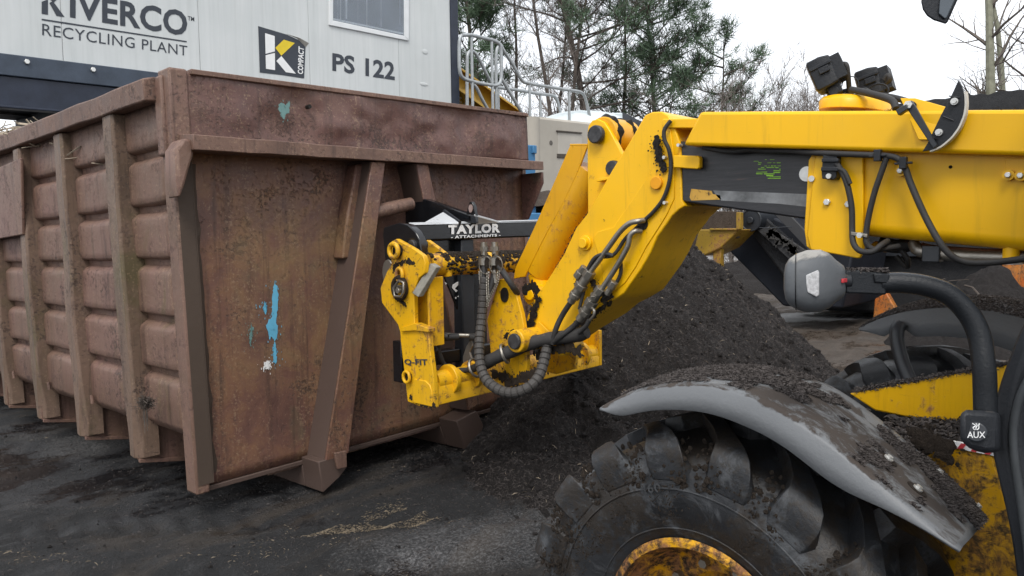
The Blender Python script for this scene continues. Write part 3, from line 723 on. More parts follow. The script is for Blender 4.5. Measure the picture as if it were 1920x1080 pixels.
m = MB(); m.prism(px3([(1262, 291), (1309, 292), (1312, 296), (1311, 314), (1307, 317), (1262, 314)], 3.05), VX * .03); m.build('stop_plate', Y_BOOM, inn, .004)
m = MB(); p = PX(1512, 326, 3.075); m.cyl(p, p + VX * .03, .03, 20); m.build('roller', BOLT, inn)
m = MB(); p = PX(1521, 335, 3.02); m.cyl(p, p + VX * .04, .012, 12); m.build('roller', BOLT, inn)
for a, rr in (((1551, 379), .016), ((1591, 383), .016), ((1553, 331), .013), ((1688, 320), .013), ((1890, 328), .012), ((1913, 329), .012)):
    m = MB(); p = PX(*a, BX - .025)
    m.cyl(p + VX * .004, p + VX * .03, rr * 1.5, 16); m.build('washer', Y_HEAD if rr < .015 else STEEL, boom)
    m = MB(); m.cyl(p - VX * .010, p + VX * .006, rr * .85, 6); m.build('bolt', BOLT, boom, .002)
m = MB(); m.prism(px3([(1884, 296), (1990, 296), (1990, 337), (1884, 335)], BX - .006), VX * .006); m.build('bolt_plate', Y_BOOM, boom, .002)
m = MB(); p = PX(1782, 313, BX - .002); m.cyl(p, p + VX * .004, .006, 10); m.build('drain_hole', GREASE, boom)
tag(slivers(rng, 500, lambda r: (P[0].lerp(P[3], r.random() ** 2.2 * .9) + Vector((r.uniform(0, .5), 0, .003)), VZ), .006, .025, .0018, .4).build('loose_crumbs', SHRED, cover, recalc=False, smooth=False), kind='stuff')
# --- gooseneck head
near = [(1209, 216), (1222, 210), (1240, 209), (1253, 216), (1264, 236), (1276, 272), (1278, 374), (1284, 386), (1273, 393), (1260, 405), (1250, 420), (1233, 443), (1220, 473), (1203, 503), (1170, 550), (1145, 566), (1123, 577), (1100, 597), (1050, 628), (1020, 650), (1000, 648), (990, 622), (987, 597), (1003, 557), (1023, 530), (1057, 477), (1080, 427), (1100, 402), (1148, 318), (1181, 265)]
m = MB(); m.prism(px3(near, 3.08), VX * .36); head = m.build('boom_head', Y_HEAD, TH, .006)
# raised doubler plate with stepped edge on the head side
dbl = [(1256, 240), (1264, 300), (1264, 372), (1250, 402), (1236, 425), (1212, 462), (1192, 500), (1172, 530), (1140, 556), (1130, 535), (1128, 500), (1112, 447), (1121, 434), (1150, 426), (1195, 360), (1243, 290)]
m = MB(); m.prism(px3(dbl, 3.074), VX * .008); m.build('doubler_plate', Y_HEAD, head, .003)
m = MB(); p = PX(1229, 343, 3.058); m.cyl(p, p + VX * .03, .030, 28); m.build('amber_cap', AMBER, head, .003)
m = MB(); p = PX(1091, 456, 3.045); m.cyl(p, p + VX * .04, .026, 24); m.cyl(p + VX * .02, p + VX * .04, .038, 24); m.build('head_pin', Y_HEAD, head, .003)
for a in ((1244, 295), (1245, 380), (1271, 272)):
    m = MB(); p = PX(*a, 3.05); m.cyl(p, p + VX * .03, .008, 8); m.build('bolt', BOLT, head)
m = MB(); m.prism(px3([(1242, 223), (1320, 222), (1320, 240), (1242, 240)], 3.07), VX * .20); m.build('head_tab', Y_BOOM, head, .004)
m = MB(); p = PX(1204, 420, 3.066); m.cyl(p, p + VX * .02, .028, 16); m.build('pipe_hole', GREASE, head)
# soil stuck in the joint and stains on the belly
rs = random.Random(6)
def cake(name, pts, x, par, mat=CAKE, r=.02, n=40):
    m = MB(); pth = resample(px3(pts, x), n)
    for p in pth:
        for k in range(11):
            core = k < 4; sp_ = r * (.32 if core else .75)
            q = p + Vector((rs.uniform(-.001, .003), rs.gauss(0, sp_), rs.gauss(0, sp_))); s_ = r * (rs.uniform(.3, .6) if core else rs.uniform(.06, .2))
            m.sphere(q, (s_ * .22, s_ * rs.uniform(.6, 1.5), s_ * rs.uniform(.6, 1.5)), 9, 5, lambda d: d * (1 + .6 * mnoise.noise(d * 2.6 + q * 40)))
    return m.build(name, mat, par, recalc=False)
cake('caked_soil', [(1230, 262), (1237, 300), (1245, 318)], 3.062, head, GREASE, .022, 18)
cake('caked_soil', [(1145, 566), (1128, 578), (1105, 596), (1080, 612)], 3.08, head, CAKE, .016, 26)
cake('caked_soil', [(1102, 402), (1082, 430), (1060, 475), (1030, 530)], 3.09, head, CAKE, .014, 24)
cake('caked_soil', [(1008, 560), (1000, 585), (994, 610), (990, 625)], 3.07, head, GREASE, .022, 22)
# --- tilt link, its boss, ram and guard channel
m = MB(); lk = [(1101, 250), (1103, 236), (1110, 226), (1120, 223), (1133, 229), (1144, 246), (1168, 292), (1160, 340), (1130, 400), (1102, 402)]
m.prism(px3(lk, 3.13), VX * .03); m.prism([p + VX * .20 for p in px3(lk, 3.13)], VX * .03); link = m.build('tilt_link', Y_HEAD, TH, .004)
m = MB(); p = PX(1117, 252, 3.10); m.cyl(p + VX * .05, p + VX * .27, .092, 32); m.build('link_boss', Y_SHADE, link, .006)
m = MB(); m.cyl(p - VX * .012, p + VX * .02, .045, 20); m.build('link_pin', PIN, link, .006)
for dx, r0 in ((.085, .104), (.215, .104)):
    m = MB(); rings = []
    for k in range(40):
        a = 2 * pi * k / 40; rr = r0 + .014 * mnoise.noise((cos(a) * 2.5, sin(a) * 2.5, dx * 9)); dv = Vector((0, cos(a), sin(a)))
        rings.append([p + VX * (dx - .03 + .012 * mnoise.noise((a * 2, 0, dx))) + dv * (rr - .02), p + VX * dx + dv * rr, p + VX * (dx + .035 + .012 * mnoise.noise((a * 2, 5, dx))) + dv * (rr - .02)])
    m.rings(rings, False, False, True); m.build('grease_ring', GREASE, link)
m = MB(); q = PX(1146, 315, 3.10); m.cyl(q, q + VX * .05, .038, 14); m.build('link_pin', PIN, link, .006)
m = MB(); m.prism(px3([(1118, 336), (1150, 329), (1151, 334), (1119, 341)], 3.09), VX * .05); m.build('link_ledge', Y_HEAD, link, .002)
g1 = [(1068, 274), (1101, 274), (1080, 330), (1052, 388), (1020, 446), (984, 519), (963, 523), (966, 502), (1000, 430), (1043, 332)]
m = MB(); m.prism(px3(g1, 3.14), VX * .012); m.prism([PX(1068, 274, 3.14), PX(1101, 274, 3.14), PX(1101, 274, 3.14) + VZ * .012, PX(1068, 274, 3.14) + VZ * .012], VX * .14); m.build('ram_guard', Y_SHADE, TH, .003)
a, b = PX(1112, 318, 3.22), PX(1013, 512, 3.22)
m = MB(); m.tube([a, b.lerp(a, .08), b, b + (b - a).normalized() * .02], [.082, .082, .080, .06], 28); ram = m.build('tilt_ram', Y_SHADE, TH, 0, 40)
m = MB(); p = PX(996, 552, 3.12); m.cyl(p, p + VX * .18, .062, 24); m.cyl(p - VX * .02, p, .034, 18); m.tube([b, p + VX * .1], [.07, .06], 20); m.build('ram_eye', Y_HEAD, ram, .006)
cake('caked_soil', [(985, 540), (1000, 536), (1012, 552), (1008, 570)], 3.10, ram, GREASE, .026, 14)
# --- carriage
cp = [(731, 466), (733, 453), (743, 448), (752, 453), (775, 466), (793, 479), (797, 492), (796, 512), (785, 522), (776, 545), (777, 610), (803, 618), (806, 655), (813, 712), (815, 765), (790, 763), (764, 753), (757, 690), (751, 640), (750, 623), (746, 609), (716, 568), (713, 540), (726, 508), (733, 498), (734, 482)]
m = MB(); m.prism(px3(cp, 2.60), VX * .03); car = m.build('carriage', Y_DIRTY, TH, .004)
m = MB(); m.prism(px3([(776, 545), (790, 520), (800, 540), (804, 620), (778, 612)], 2.70), VX * .02)
m.prism([PX(800, 520, 2.63), PX(804, 520, 2.63), PX(807, 650, 2.63), PX(803, 650, 2.63)], VX * .10); m.build('hook_web', Y_DIRTY, car, .003)
m = MB(); m.prism([PX(777, 606, 2.585), PX(803, 616, 2.585), PX(803, 623, 2.585), PX(777, 620, 2.585), PX(752, 622, 2.585), PX(752, 615, 2.585)], VX * .05); m.build('hook_web', Y_DIRTY, car, .003)
m = MB(); m.prism(px3([(793, 452), (800, 450), (818, 463), (833, 475), (839, 488), (840, 519), (829, 520), (828, 503), (818, 490), (792, 488)], 2.80), VX * .03); m.build('hook_ear', Y_DIRTY, car, .003)
m = MB(); p = PX(738, 470, 2.565); m.tube([p + Vector((0, cos(2 * pi * k / 24) * .036, sin(2 * pi * k / 24) * .036)) for k in range(24)], .013, 8, closed=True); m.build('hook_boss', Y_DIRTY, car, 0, 60)
m = MB(); m.cyl(p + VX * .02, p + VX * .034, .035, 20); m.build('hook_bore', GREASE, car)
m = MB(); q = PX(770, 460, 2.64); m.cyl(q, q + VX * .1, .03, 14); m.build('cross_pin', PIN, car, .004)
m = MB(); a, b = PX(783, 553, 2.585), PX(817, 497, 2.66); d = (b - a).normalized(); s_ = VX * .018; n_ = d.cross(VX).normalized() * .026
m.rings([[a - s_ - n_, a + s_ - n_, a + s_ + n_, a - s_ + n_], [b - s_ - n_, b + s_ - n_, b + s_ + n_, b - s_ + n_]]); m.build('lock_bar', m_plain('grey_lock_bar', (.21, .20, .17), .6, 0, .3, 20), car, .004)
m = MB(); p = PX(727, 512, 2.62); m.prism([p + Vector((0, cos(2 * pi * k / 16) * .05, sin(2 * pi * k / 16) * .075)) for k in range(16)], VX * .012); m.build('end_disc', STEEL, car, .003)
# round lock socket with a pin and a D-ring
m = MB(); p = PX(749, 540, 2.585); m.tube([p + Vector((0, cos(2 * pi * k / 24) * .052, sin(2 * pi * k / 24) * .056)) for k in range(24)], .014, 8, closed=True); m.build('lock_socket', CAKE, car, 0, 60)
m = MB(); m.cyl(p - VX * .03, p + VX * .02, .018, 14); m.cyl(p - VX * .036 + Vector((0, -.025, -.012)), p + Vector((0, -.025, -.012)), .015, 14); m.build('lock_pin', STEEL, car, .002)
m = MB(); dd = [(738, 540), (740, 555), (752, 556), (757, 547), (757, 530), (748, 526)]; m.tube(px3(dd, 2.55), .0075, 8, closed=True); m.build('d_ring', STEEL, car, 0, 60)
m = MB(); p = PX(749, 515, 2.585); m.tube([p + Vector((0, cos(2 * pi * k / 20) * .026, sin(2 * pi * k / 20) * .034)) for k in range(20)], .011, 7, closed=True); m.build('grease_eye', Y_DIRTY, car, 0, 60)
cake('caked_soil', [(738, 505), (748, 494), (765, 489), (776, 494)], 2.60, car, CAKE, .020, 18)
cake('caked_soil', [(766, 495), (763, 510), (770, 522), (786, 524)], 2.62, car, GREASE, .024, 18)
cake('caked_soil', [(742, 560), (752, 565), (760, 572)], 2.598, car, CAKE, .012, 14)
cake('caked_soil', [(770, 745), (790, 758), (814, 762)], 2.598, car, CAKE, .016, 16)
m = MB(); p = PX(762, 707, 2.58); m.tube([p + Vector((0, cos(2 * pi * k / 20) * .026, sin(2 * pi * k / 20) * .03)) for k in range(20)], .009, 7, closed=True); m.build('grease_eye', Y_DIRTY, car, 0, 60)
m = MB(); m.cyl(p + VX * .01, p + VX * .022, .024, 16); m.build('hook_bore', GREASE, car)
bq = [PX(760, 685, 2.60), PX(803, 687, 2.60), PX(802, 673, 2.60), PX(758.5, 673, 2.60)]
tag(text_mesh('Q-FIT', bq, .03, 1.02, .004).build('lettering', INK, car, smooth=False), 'black lettering on yellow hook plate')
# bottom beam, top tube, far plate
YB = 3.0
tl, tr, bl2, br2 = PY(810, 716, YB), PY(1124, 656, YB), PY(810, 763, YB), PY(1124, 686, YB)
m = MB(); rings = []
for t in (0, .25, .5, .75, 1):
    T, B = tl.lerp(tr, t), bl2.lerp(br2, t); Hh = T.z - B.z
    rings.append([B, Vector((B.x, YB, T.z - .05)), Vector((B.x, YB + .015, T.z - .018)), Vector((B.x, YB + .05, T.z)), Vector((B.x, YB + .14, T.z)), Vector((B.x, YB + .16, T.z - .03)), Vector((B.x, YB + .16, B.z))])
m.rings(rings); m.build('carriage_beam', Y_DIRTY, car, .004)
m = MB(); c = PY(850, 706, 3.05); m.cyl(PY(812, 716, 3.06), PY(1110, 662, 3.06), .055, 20); m.build('beam_tube', Y_DIRTY, car, 0, 50)
for xx in (838, 880, 1085):
    m = MB(); p = PY(xx, 712 - (xx - 838) * .19, 3.05); m.cyl(p, p + VX * .03, .082, 24); m.build('tube_collar', Y_DIRTY, car, .004)
a, b = PY(800, 497, 3.14), PY(1010, 489, 3.14)
m = MB(); m.tube([a.lerp(b, k / 14) for k in range(15)], .062, 20); m.build('top_tube', Y_DIRTY, car, 0, 50)
m = MB()
for i in range(2600):
    k = rs.random()
    if mnoise.noise((k * 9, 1, 4)) > .28: continue
    p = a.lerp(b, k); an = rs.gauss(pi / 2, 1.0); q = p + Vector((0, cos(an), sin(an))) * .0625; s_ = rs.uniform(.004, .013)
    m.sphere(q, (s_, s_, s_ * .7), 6, 4, lambda d: d * (1 + .4 * mnoise.noise(d * 2 + q * 11)))
m.build('caked_soil', CAKE, car, recalc=False)
m = MB(); rx = br2.x; m.prism([Vector((rx, 3.0, br2.z)), Vector((rx, 3.0, br2.z + .235)), Vector((rx, 3.20, br2.z + .235)), Vector((rx, 3.32, br2.z + .5)), Vector((rx, 3.38, br2.z + .5)), Vector((rx, 3.3, br2.z))], VX * .03); m.build('carriage_plate', Y_DIRTY, car, .004)
m = MB(); m.box((tr.x - .16, 3.14, tr.z - .02), (tr.x, 3.17, tr.z + .14)); m.build('carriage_web', Y_DIRTY, car, .003)
ear = [(913, 600), (924, 560), (937, 523), (950, 524), (966, 546), (978, 590), (986, 640), (988, 680), (985, 712), (950, 722), (928, 716), (921, 680), (917, 632)]
for dx in (0, .42):
    m = MB(); m.prism([p + VX * dx for p in px3(ear, 3.0)], VX * .03); m.build('carriage_ear', Y_DIRTY, car, .004)
m = MB(); p = PX(945, 553, 2.992); m.prism([p + Vector((0, cos(2 * pi * k / 20) * .028, sin(2 * pi * k / 20) * .04)) for k in range(20)], VX * .01); m.build('slot_hole', GREASE, car)
m = MB(); p = PX(966, 640, 2.90); m.cyl(p, p + VX * .20, .060, 24); m.build('pivot_boss', Y_DIRTY, car, .006)
m = MB(); m.cyl(p - VX * .015, p + VX * .01, .042, 18); m.build('pivot_pin', PIN, car, .005)
cake('caked_soil', [(948, 634), (960, 626), (975, 628)], 2.93, car, GREASE, .02, 14)
cake('caked_soil', [(925, 700), (960, 716), (990, 705), (1020, 690)], 2.98, car, CAKE, .03, 22)
cake('caked_soil', [(1010, 665), (1040, 655), (1065, 650), (1085, 660)], 3.03, car, CAKE, .028, 20)
m = MB(); p = PX(1050, 650, 3.06); m.cyl(p, p + VX * .14, .05, 28); m.build('pivot_boss', Y_DIRTY, car, .006)
m = MB(); m.prism([PX(997, 622, 3.06), PX(1010, 603, 3.06), PX(1035, 628, 3.06), PX(1010, 640, 3.06)], VX * .01); m.build('data_plate', Y_DIRTY, car, .002)
# grey latch bracket behind the hoses, small ram rod
m = MB(); m.prism(px3([(868, 668), (874, 650), (882, 637), (886, 648), (880, 660), (884, 672), (880, 684), (868, 682)], 2.95), VX * .012); m.build('latch_bracket', STEEL, car, .002)
m = MB(); m.cyl(PX(810, 627, 2.80), PX(905, 630, 3.0), .012, 12); m.build('latch_rod', STEEL, car)
m = MB(); m.cyl(PX(820, 634, 2.80), PX(860, 631, 2.9), .02, 12); m.cyl(PX(880, 632, 2.93), PX(908, 634, 3.0), .02, 12); m.build('latch_cylinder', HOSE, car)
# --- hoses on the carriage and head
def hose(name, pts, r, mat=HOSE, par=TH, seg=10): m = MB(); m.tube(mpath(pts), r, seg); return m.build(name, mat, par, 0, 60, recalc=False)
loop = mpath([(909, 520, 2.93), (906, 560, 2.92), (903, 600, 2.90), (899, 640, 2.86), (900, 680, 2.82), (912, 712, 2.80), (938, 732, 2.80), (966, 736, 2.82), (994, 724, 2.86), (1012, 702, 2.92), (1022, 668, 2.98), (1028, 640, 3.02)], 14)
loop = resample(loop, 240)
m = MB(); m.tube(loop, [.0275 if (i % 7) else .0225 for i in range(240)], 14); m.build('wrapped_hose', m_dusty('hose_wrap', (.060, .056, .053), (.03, .026, .022), .3, .5, .3, 30), TH, 0, 25, recalc=False)
sl_ = resample(mpath([(824, 640, 2.78), (823, 662, 2.78), (834, 684, 2.80), (850, 694, 2.82), (880, 693, 2.86), (905, 683, 2.88), (935, 668, 2.90), (965, 656, 2.94), (1000, 642, 2.98), (1040, 634, 3.02), (1075, 630, 3.04), (1100, 622, 3.05)]), 60)
m = MB(); m.tube(sl_, [.023 * (1 if i > 16 else .6) + .012 * (i > 20) + .006 * mnoise.noise((i * .31, 2, 0)) for i in range(60)], 12); m.build('hose_sleeve', m_dusty('hose_sleeve_fabric', (.04, .038, .037), (.11, .095, .08), .35, .7, .6, 22), TH, 0, 60, recalc=False)
for i in (19, 31):
    p = sl_[i]; d = (sl_[i + 1] - sl_[i]).normalized(); x, y = frame_for(d); m = MB(); m.tube([p + (x * cos(2 * pi * k / 20) + y * sin(2 * pi * k / 20)) * .05 for k in range(20)], .008, 6, closed=True); m.build('hose_ring', STEEL, TH, 0, 60)
hose('hose', [(908, 470, 2.98), (908, 500, 2.96), (906, 540, 2.94), (904, 575, 2.92)], .017)
hose('hose', [(928, 475, 2.98), (927, 505, 2.97), (922, 535, 2.95), (912, 560, 2.93)], .017)
hose('hose', [(936, 500, 2.96), (950, 520, 2.95), (962, 538, 2.97), (970, 550, 3.02)], .017)
hose('hose', [(818, 660, 2.72), (812, 645, 2.72), (813, 630, 2.72), (826, 628, 2.74), (840, 632, 2.76)], .016)
for x_ in (908, 928):
    m = MB(); p = PX(x_, 478, 2.97); m.cyl(p, p + VZ * .07, .018, 10); m.cyl(p + VZ * .02, p + VZ * .045, .024, 6); m.cyl(p - VZ * .15, p - VZ * .08, .022, 10); m.cyl(p - VZ * .055, p - VZ * .01, .034, 12); m.build('coupler', STEEL, car)
    m = MB(); p2 = PX(x_ + 2, 497, 2.94); m.tube([p2 + Vector((0, cos(2 * pi * k / 24) * .048, sin(2 * pi * k / 24) * .048)) for k in range(24)], .0035, 6, closed=True); m.build('cap_ring', STEEL, car, 0, 60)
def chain(pts):
    m = MB(); P_ = resample(mpath(pts), 26)
    for i in range(25):
        a, b = P_[i], P_[i + 1]; c = (a + b) / 2; d = (b - a).normalized() * (b - a).length * .68; s_ = (VX if i % 2 else VY) * .008
        m.tube([c + d * cos(t) + s_ * sin(t) for t in [2 * pi * k / 10 for k in range(10)]], .0022, 4, closed=True)
    m.build('chain', STEEL, car, recalc=False)
chain([(900, 508, 2.93), (901, 528, 2.92), (904, 548, 2.91), (903, 560, 2.91)]); chain([(915, 510, 2.93), (914, 535, 2.92), (915, 560, 2.90), (914, 575, 2.9)]); chain([(935, 508, 2.93), (932, 530, 2.92), (922, 550, 2.91), (916, 566, 2.9)])
cake('caked_soil', [(898, 494, ), (930, 492), (940, 494)], 2.95, car, CAKE, .026, 22)
# steel pipes and hoses on the head
hose('hydraulic_pipe', [(1208, 413, 3.06), (1195, 415, 3.03), (1180, 419, 3.02), (1163, 434, 3.02), (1145, 458, 3.02), (1122, 490, 3.02), (1108, 508, 3.02)], .0135, STEEL)
hose('hydraulic_pipe', [(1202, 434, 3.06), (1190, 434, 3.03), (1181, 443, 3.02), (1177, 462, 3.02), (1162, 490, 3.02), (1143, 520, 3.02), (1128, 542, 3.02)], .0135, STEEL)
hose('hose', [(1075, 560, 3.02), (1055, 590, 3.02), (1042, 618, 3.0), (1036, 645, 3.0)], .0145)
hose('hose', [(1090, 595, 3.02), (1075, 612, 3.02), (1055, 628, 3.0), (1040, 640, 3.0)], .0145)
hose('hose', [(1196, 425, 3.05), (1172, 448, 3.05), (1150, 478, 3.04), (1120, 485, 3.03), (1104, 512, 3.03), (1094, 548, 3.03), (1086, 580, 3.03)], .009)
hose('hose', [(1150, 480, 3.03), (1135, 476, 3.02), (1115, 484, 3.01), (1102, 505, 3.01)], .010)
hose('hose', [(1164, 490, 3.05), (1163, 515, 3.05), (1148, 542, 3.05), (1130, 560, 3.05)], .009)
hose('hose', [(1105, 600, 3.0), (1098, 612, 3.0), (1085, 624, 3.0)], .012)
hose('hydraulic_pipe', [(1110, 578, 3.0), (1114, 582, 2.99), (1113, 592, 2.99), (1106, 600, 3.0)], .007, STEEL)
def fitting(a, b, parts):
    A, B = PX(*a), PX(*b); m = MB()
    for t0, t1, r, sg in parts: m.cyl(A.lerp(B, t0), A.lerp(B, t1), r, sg)
    m.build('hose_fitting', STEEL, head, .0015)
fitting((1108, 508, 3.02), (1070, 566, 3.02), ((0, .2, .03, 6), (.2, .45, .024, 14), (.42, .56, .034, 6), (.56, .74, .026, 14), (.72, .84, .030, 14), (.84, 1, .022, 14)))
fitting((1128, 540, 3.02), (1086, 600, 3.02), ((0, .16, .028, 6), (.16, .4, .023, 14), (.38, .54, .033, 6), (.54, .7, .027, 14), (.7, .82, .031, 6), (.82, 1, .022, 14)))
fitting((1096, 500, 3.03), (1082, 520, 3.03), ((0, .5, .018, 6), (.5, 1, .024, 8)))
fitting((1152, 528, 3.03), (1138, 552, 3.03), ((0, .5, .022, 6), (.5, 1, .016, 10)))
fitting((1112, 552, 3.02), (1112, 560, 2.98), ((0, 1, .014, 10),))
for pth in ([(1085, 520), (1082, 535), (1090, 548)], [(1140, 545), (1130, 565), (1145, 555)], [(1100, 520), (1112, 530), (1120, 548), (1105, 565)]): cake('caked_soil', pth, 3.05, head, CAKE, .018, 14)
hose('cable', [(1258, 226, 3.055), (1246, 243, 3.045), (1246, 262, 3.045), (1254, 280, 3.05), (1258, 305, 3.06), (1255, 340, 3.06), (1244, 372, 3.06), (1226, 396, 3.06), (1208, 413, 3.06)], .0095, HOSE)
# electric cable, junction box and loops on the boom
XC = 2.97
hose('cable', [(1318, 276, 3.03), (1350, 282, 3.04), (1375, 284, 3.05), (1405, 281, 3.05), (1440, 283, 3.04), (1480, 283, 3.03), (1520, 286, 3.01), (1560, 288, 2.99), (1610, 290, 2.99), (1660, 292, 2.99), (1684, 298, 2.99), (1697, 315, 2.99), (1706, 340, 2.99), (1722, 378, 2.98), (1738, 412, 2.97), (1758, 448, 2.95), (1780, 476, 2.95), (1810, 491, 2.96), (1860, 492, 2.96), (1930, 484, 2.97)], .0115, HOSE)
hose('cable', [(1568, 306, 2.99), (1580, 325, 2.99), (1590, 352, 2.99), (1597, 390, 2.99), (1598, 430, 2.99), (1600, 455, 2.98), (1612, 470, 2.97), (1635, 472, 2.97), (1652, 460, 2.99), (1664, 452, 3.04)], .011, HOSE)
hose('cable', [(1570, 316, 2.985), (1583, 322, 2.985), (1594, 345, 2.985)], .009, HOSE)
hose('cable', [(1662, 296, 2.99), (1652, 325, 2.99), (1640, 360, 2.99), (1630, 400, 2.99), (1624, 438, 2.99), (1626, 458, 2.99), (1640, 468, 3.0), (1660, 466, 3.03), (1685, 462, 3.08)], .011, HOSE)
m = MB(); m.prism(px3([(1543, 290), (1570, 290), (1568, 333), (1563, 337), (1541, 335), (1540, 322)], 2.985), VX * .045)
m.prism(px3([(1540, 297), (1572, 297), (1572, 304), (1540, 304)], 2.975), VX * .03); m.prism(px3([(1539, 313), (1571, 313), (1571, 321), (1539, 321)], 2.975), VX * .03); jb = m.build('junction_box', PLASTIC, TH, .003)
m = MB(); p = PX(1553, 330, 2.975); m.cyl(p, p + VX * .02, .010, 10); m.build('bolt', BOLT, jb)
for a in ((1646, 292), (1694, 306)):
    m = MB(); p = PX(*a, 2.98); m.box(p - Vector((.012, .012, .02)), p + Vector((.012, .012, .022))); m.box(p - Vector((.006, .03, .004)), p + Vector((.006, .03, .004))); m.build('cable_clip', PLASTIC, TH, .002)
m = MB(); m.prism(px3([(1595, 434), (1626, 439), (1626, 446), (1595, 441)], 2.975), VX * .012); cb = m.build('hose_clamp', STEEL, TH, .002)
m = MB(); p = PX(1611, 441, 2.965); m.cyl(p, p + VX * .02, .011, 6); m.build('bolt', BOLT, cb)
# pipes slung under the boom
hose('hydraulic_pipe', [(1713, 455, 3.14), (1716, 464, 3.13), (1724, 471, 3.12), (1745, 474, 3.12), (1800, 480, 3.12), (1850, 482, 3.12), (1940, 484, 3.12)], .021, STEEL)
hose('hydraulic_pipe', [(1724, 456, 3.18), (1728, 462, 3.18), (1760, 468, 3.18), (1850, 474, 3.18), (1940, 474, 3.18)], .016, m_plain('copper_pipe', (.35, .18, .12), .35, .5, .2, 20))
m = MB(); p = PX(1749, 476, 3.12); m.box(p - Vector((.03, .03, .03)), p + Vector((.03, .03, .03))); m.build('pipe_clamp', SATIN, TH, .004)
m = MB(); p = PX(1896, 476, 3.10); m.cyl(p + VZ * .03, p - VZ * .028, .026, 18); m.build('pipe_boss', Y_BOOM, TH, .004)
m = MB(); m.cyl(p - VZ * .028, p - VZ * .036, .036, 18); m.build('boss_flange', BOLT, TH)
m = MB(); m.tube(smooth_path([PX(1650, 456, 3.2), PX(1680, 462, 3.2), PX(1710, 458, 3.2)]), .028, 10); m.build('pipe_bundle', HOSE, TH, 0, 60)
hose('hose', [(1690, 470, 3.15), (1702, 486, 3.16), (1700, 500, 3.2), (1680, 480, 3.2)], .010)
# --- work lights
def work_light(cx, cy, xpl, w, yaw, tilt, fins):
    c = PX(cx, cy, xpl); Rm = Matrix.Rotation(yaw, 3, 'Z') @ Matrix.Rotation(tilt, 3, 'Y')
    T = lambda v: c + Rm @ Vector(v)
    m = MB(); h = w * .5
    m.rings([[T((x_, y_ * s2, z_ * s2)) for y_, z_ in ((-h, -h), (h, -h), (h, h), (-h, h))] for x_, s2 in ((-.055, .93), (-.045, 1), (.0, 1), (.035, .88))])
    lt = m.build('work_light', PLASTIC, TH, .006)
    m = MB(); m.box((-.058, -h * .8, -h * .8), (-.05, h * .8, h * .8), T); m.build('light_lens', LENS, lt)
    m = MB()
    for k in range(fins): y_ = -h * .75 + 1.5 * h * k / (fins - 1); m.box((.03, y_ - .004, -h * .8), (.07, y_ + .004, h * .75), T)
    m.build('cooling_fins', PLASTIC, lt, .001)
    m = MB(); m.box((-.02, -h - .012, -.008), (.02, -h, .016), T); m.box((-.05, -h - .006, .02), (.035, -h + .002, .032), T); m.build('light_screw', PLASTIC, lt, .002)
    m = MB(); m.box((-.02, -.03, -h - .035), (.03, .03, -h + .01), T); m.cyl(T((0, -.035, -h - .02)), T((0, .035, -h - .02)), .02, 14); m.build('light_bracket', PLASTIC, lt, .003)
    return lt
work_light(1550, 138, 3.15, .125, R_(-76), R_(-22), 5)
work_light(1638, 157, 3.38, .120, R_(-82), R_(-15), 7)
m = MB(); m.prism([PX(1545, 170, 3.18), PX(1625, 164, 3.18), PX(1625, 168, 3.18), PX(1545, 176, 3.18)], VX * .05); m.build('light_bar', SATIN, TH, .002)
m = MB(); p = PX(1590, 186, 3.24); m.cyl(p - VZ * .02, p + VZ * .04, .022, 12); m.build('light_post', PIN, TH)
m = MB(); p = PX(1558, 176, 3.2); m.cyl(p - VZ * .01, p + VZ * .02, .014, 8); m.build('light_bolt', PIN, TH)
hose('cable', [(1580, 120, 3.15), (1587, 122, 3.14), (1590, 140, 3.15), (1592, 165, 3.18), (1594, 185, 3.2)], .010)
hose('cable', [(1596, 168, 3.12), (1625, 174, 3.08), (1655, 182, 3.05), (1674, 190, 3.02), (1680, 204, 3.0)], .013)
hose('cable', [(1640, 178, 3.1), (1670, 182, 3.08), (1700, 190, 3.05), (1712, 198, 2.98)], .012)
hose('cable', [(1660, 158, 3.35), (1668, 148, 3.34), (1664, 142, 3.34), (1657, 150, 3.34)], .012)
m = MB(); p = PX(1594, 160, 3.16); m.tube([p + Vector((0, cos(2 * pi * k / 24) * .032, sin(2 * pi * k / 24) * .034)) for k in range(22)], .0022, 5); m.build('cable_tie', PLASTIC, TH, recalc=False)
m = MB(); p = PX(1646, 172, 3.3); m.tube([p + Vector((0, cos(2 * pi * k / 24) * .04, sin(2 * pi * k / 24) * .03)) for k in range(22)], .004, 5); m.build('cable_tie', PLASTIC, TH, recalc=False)
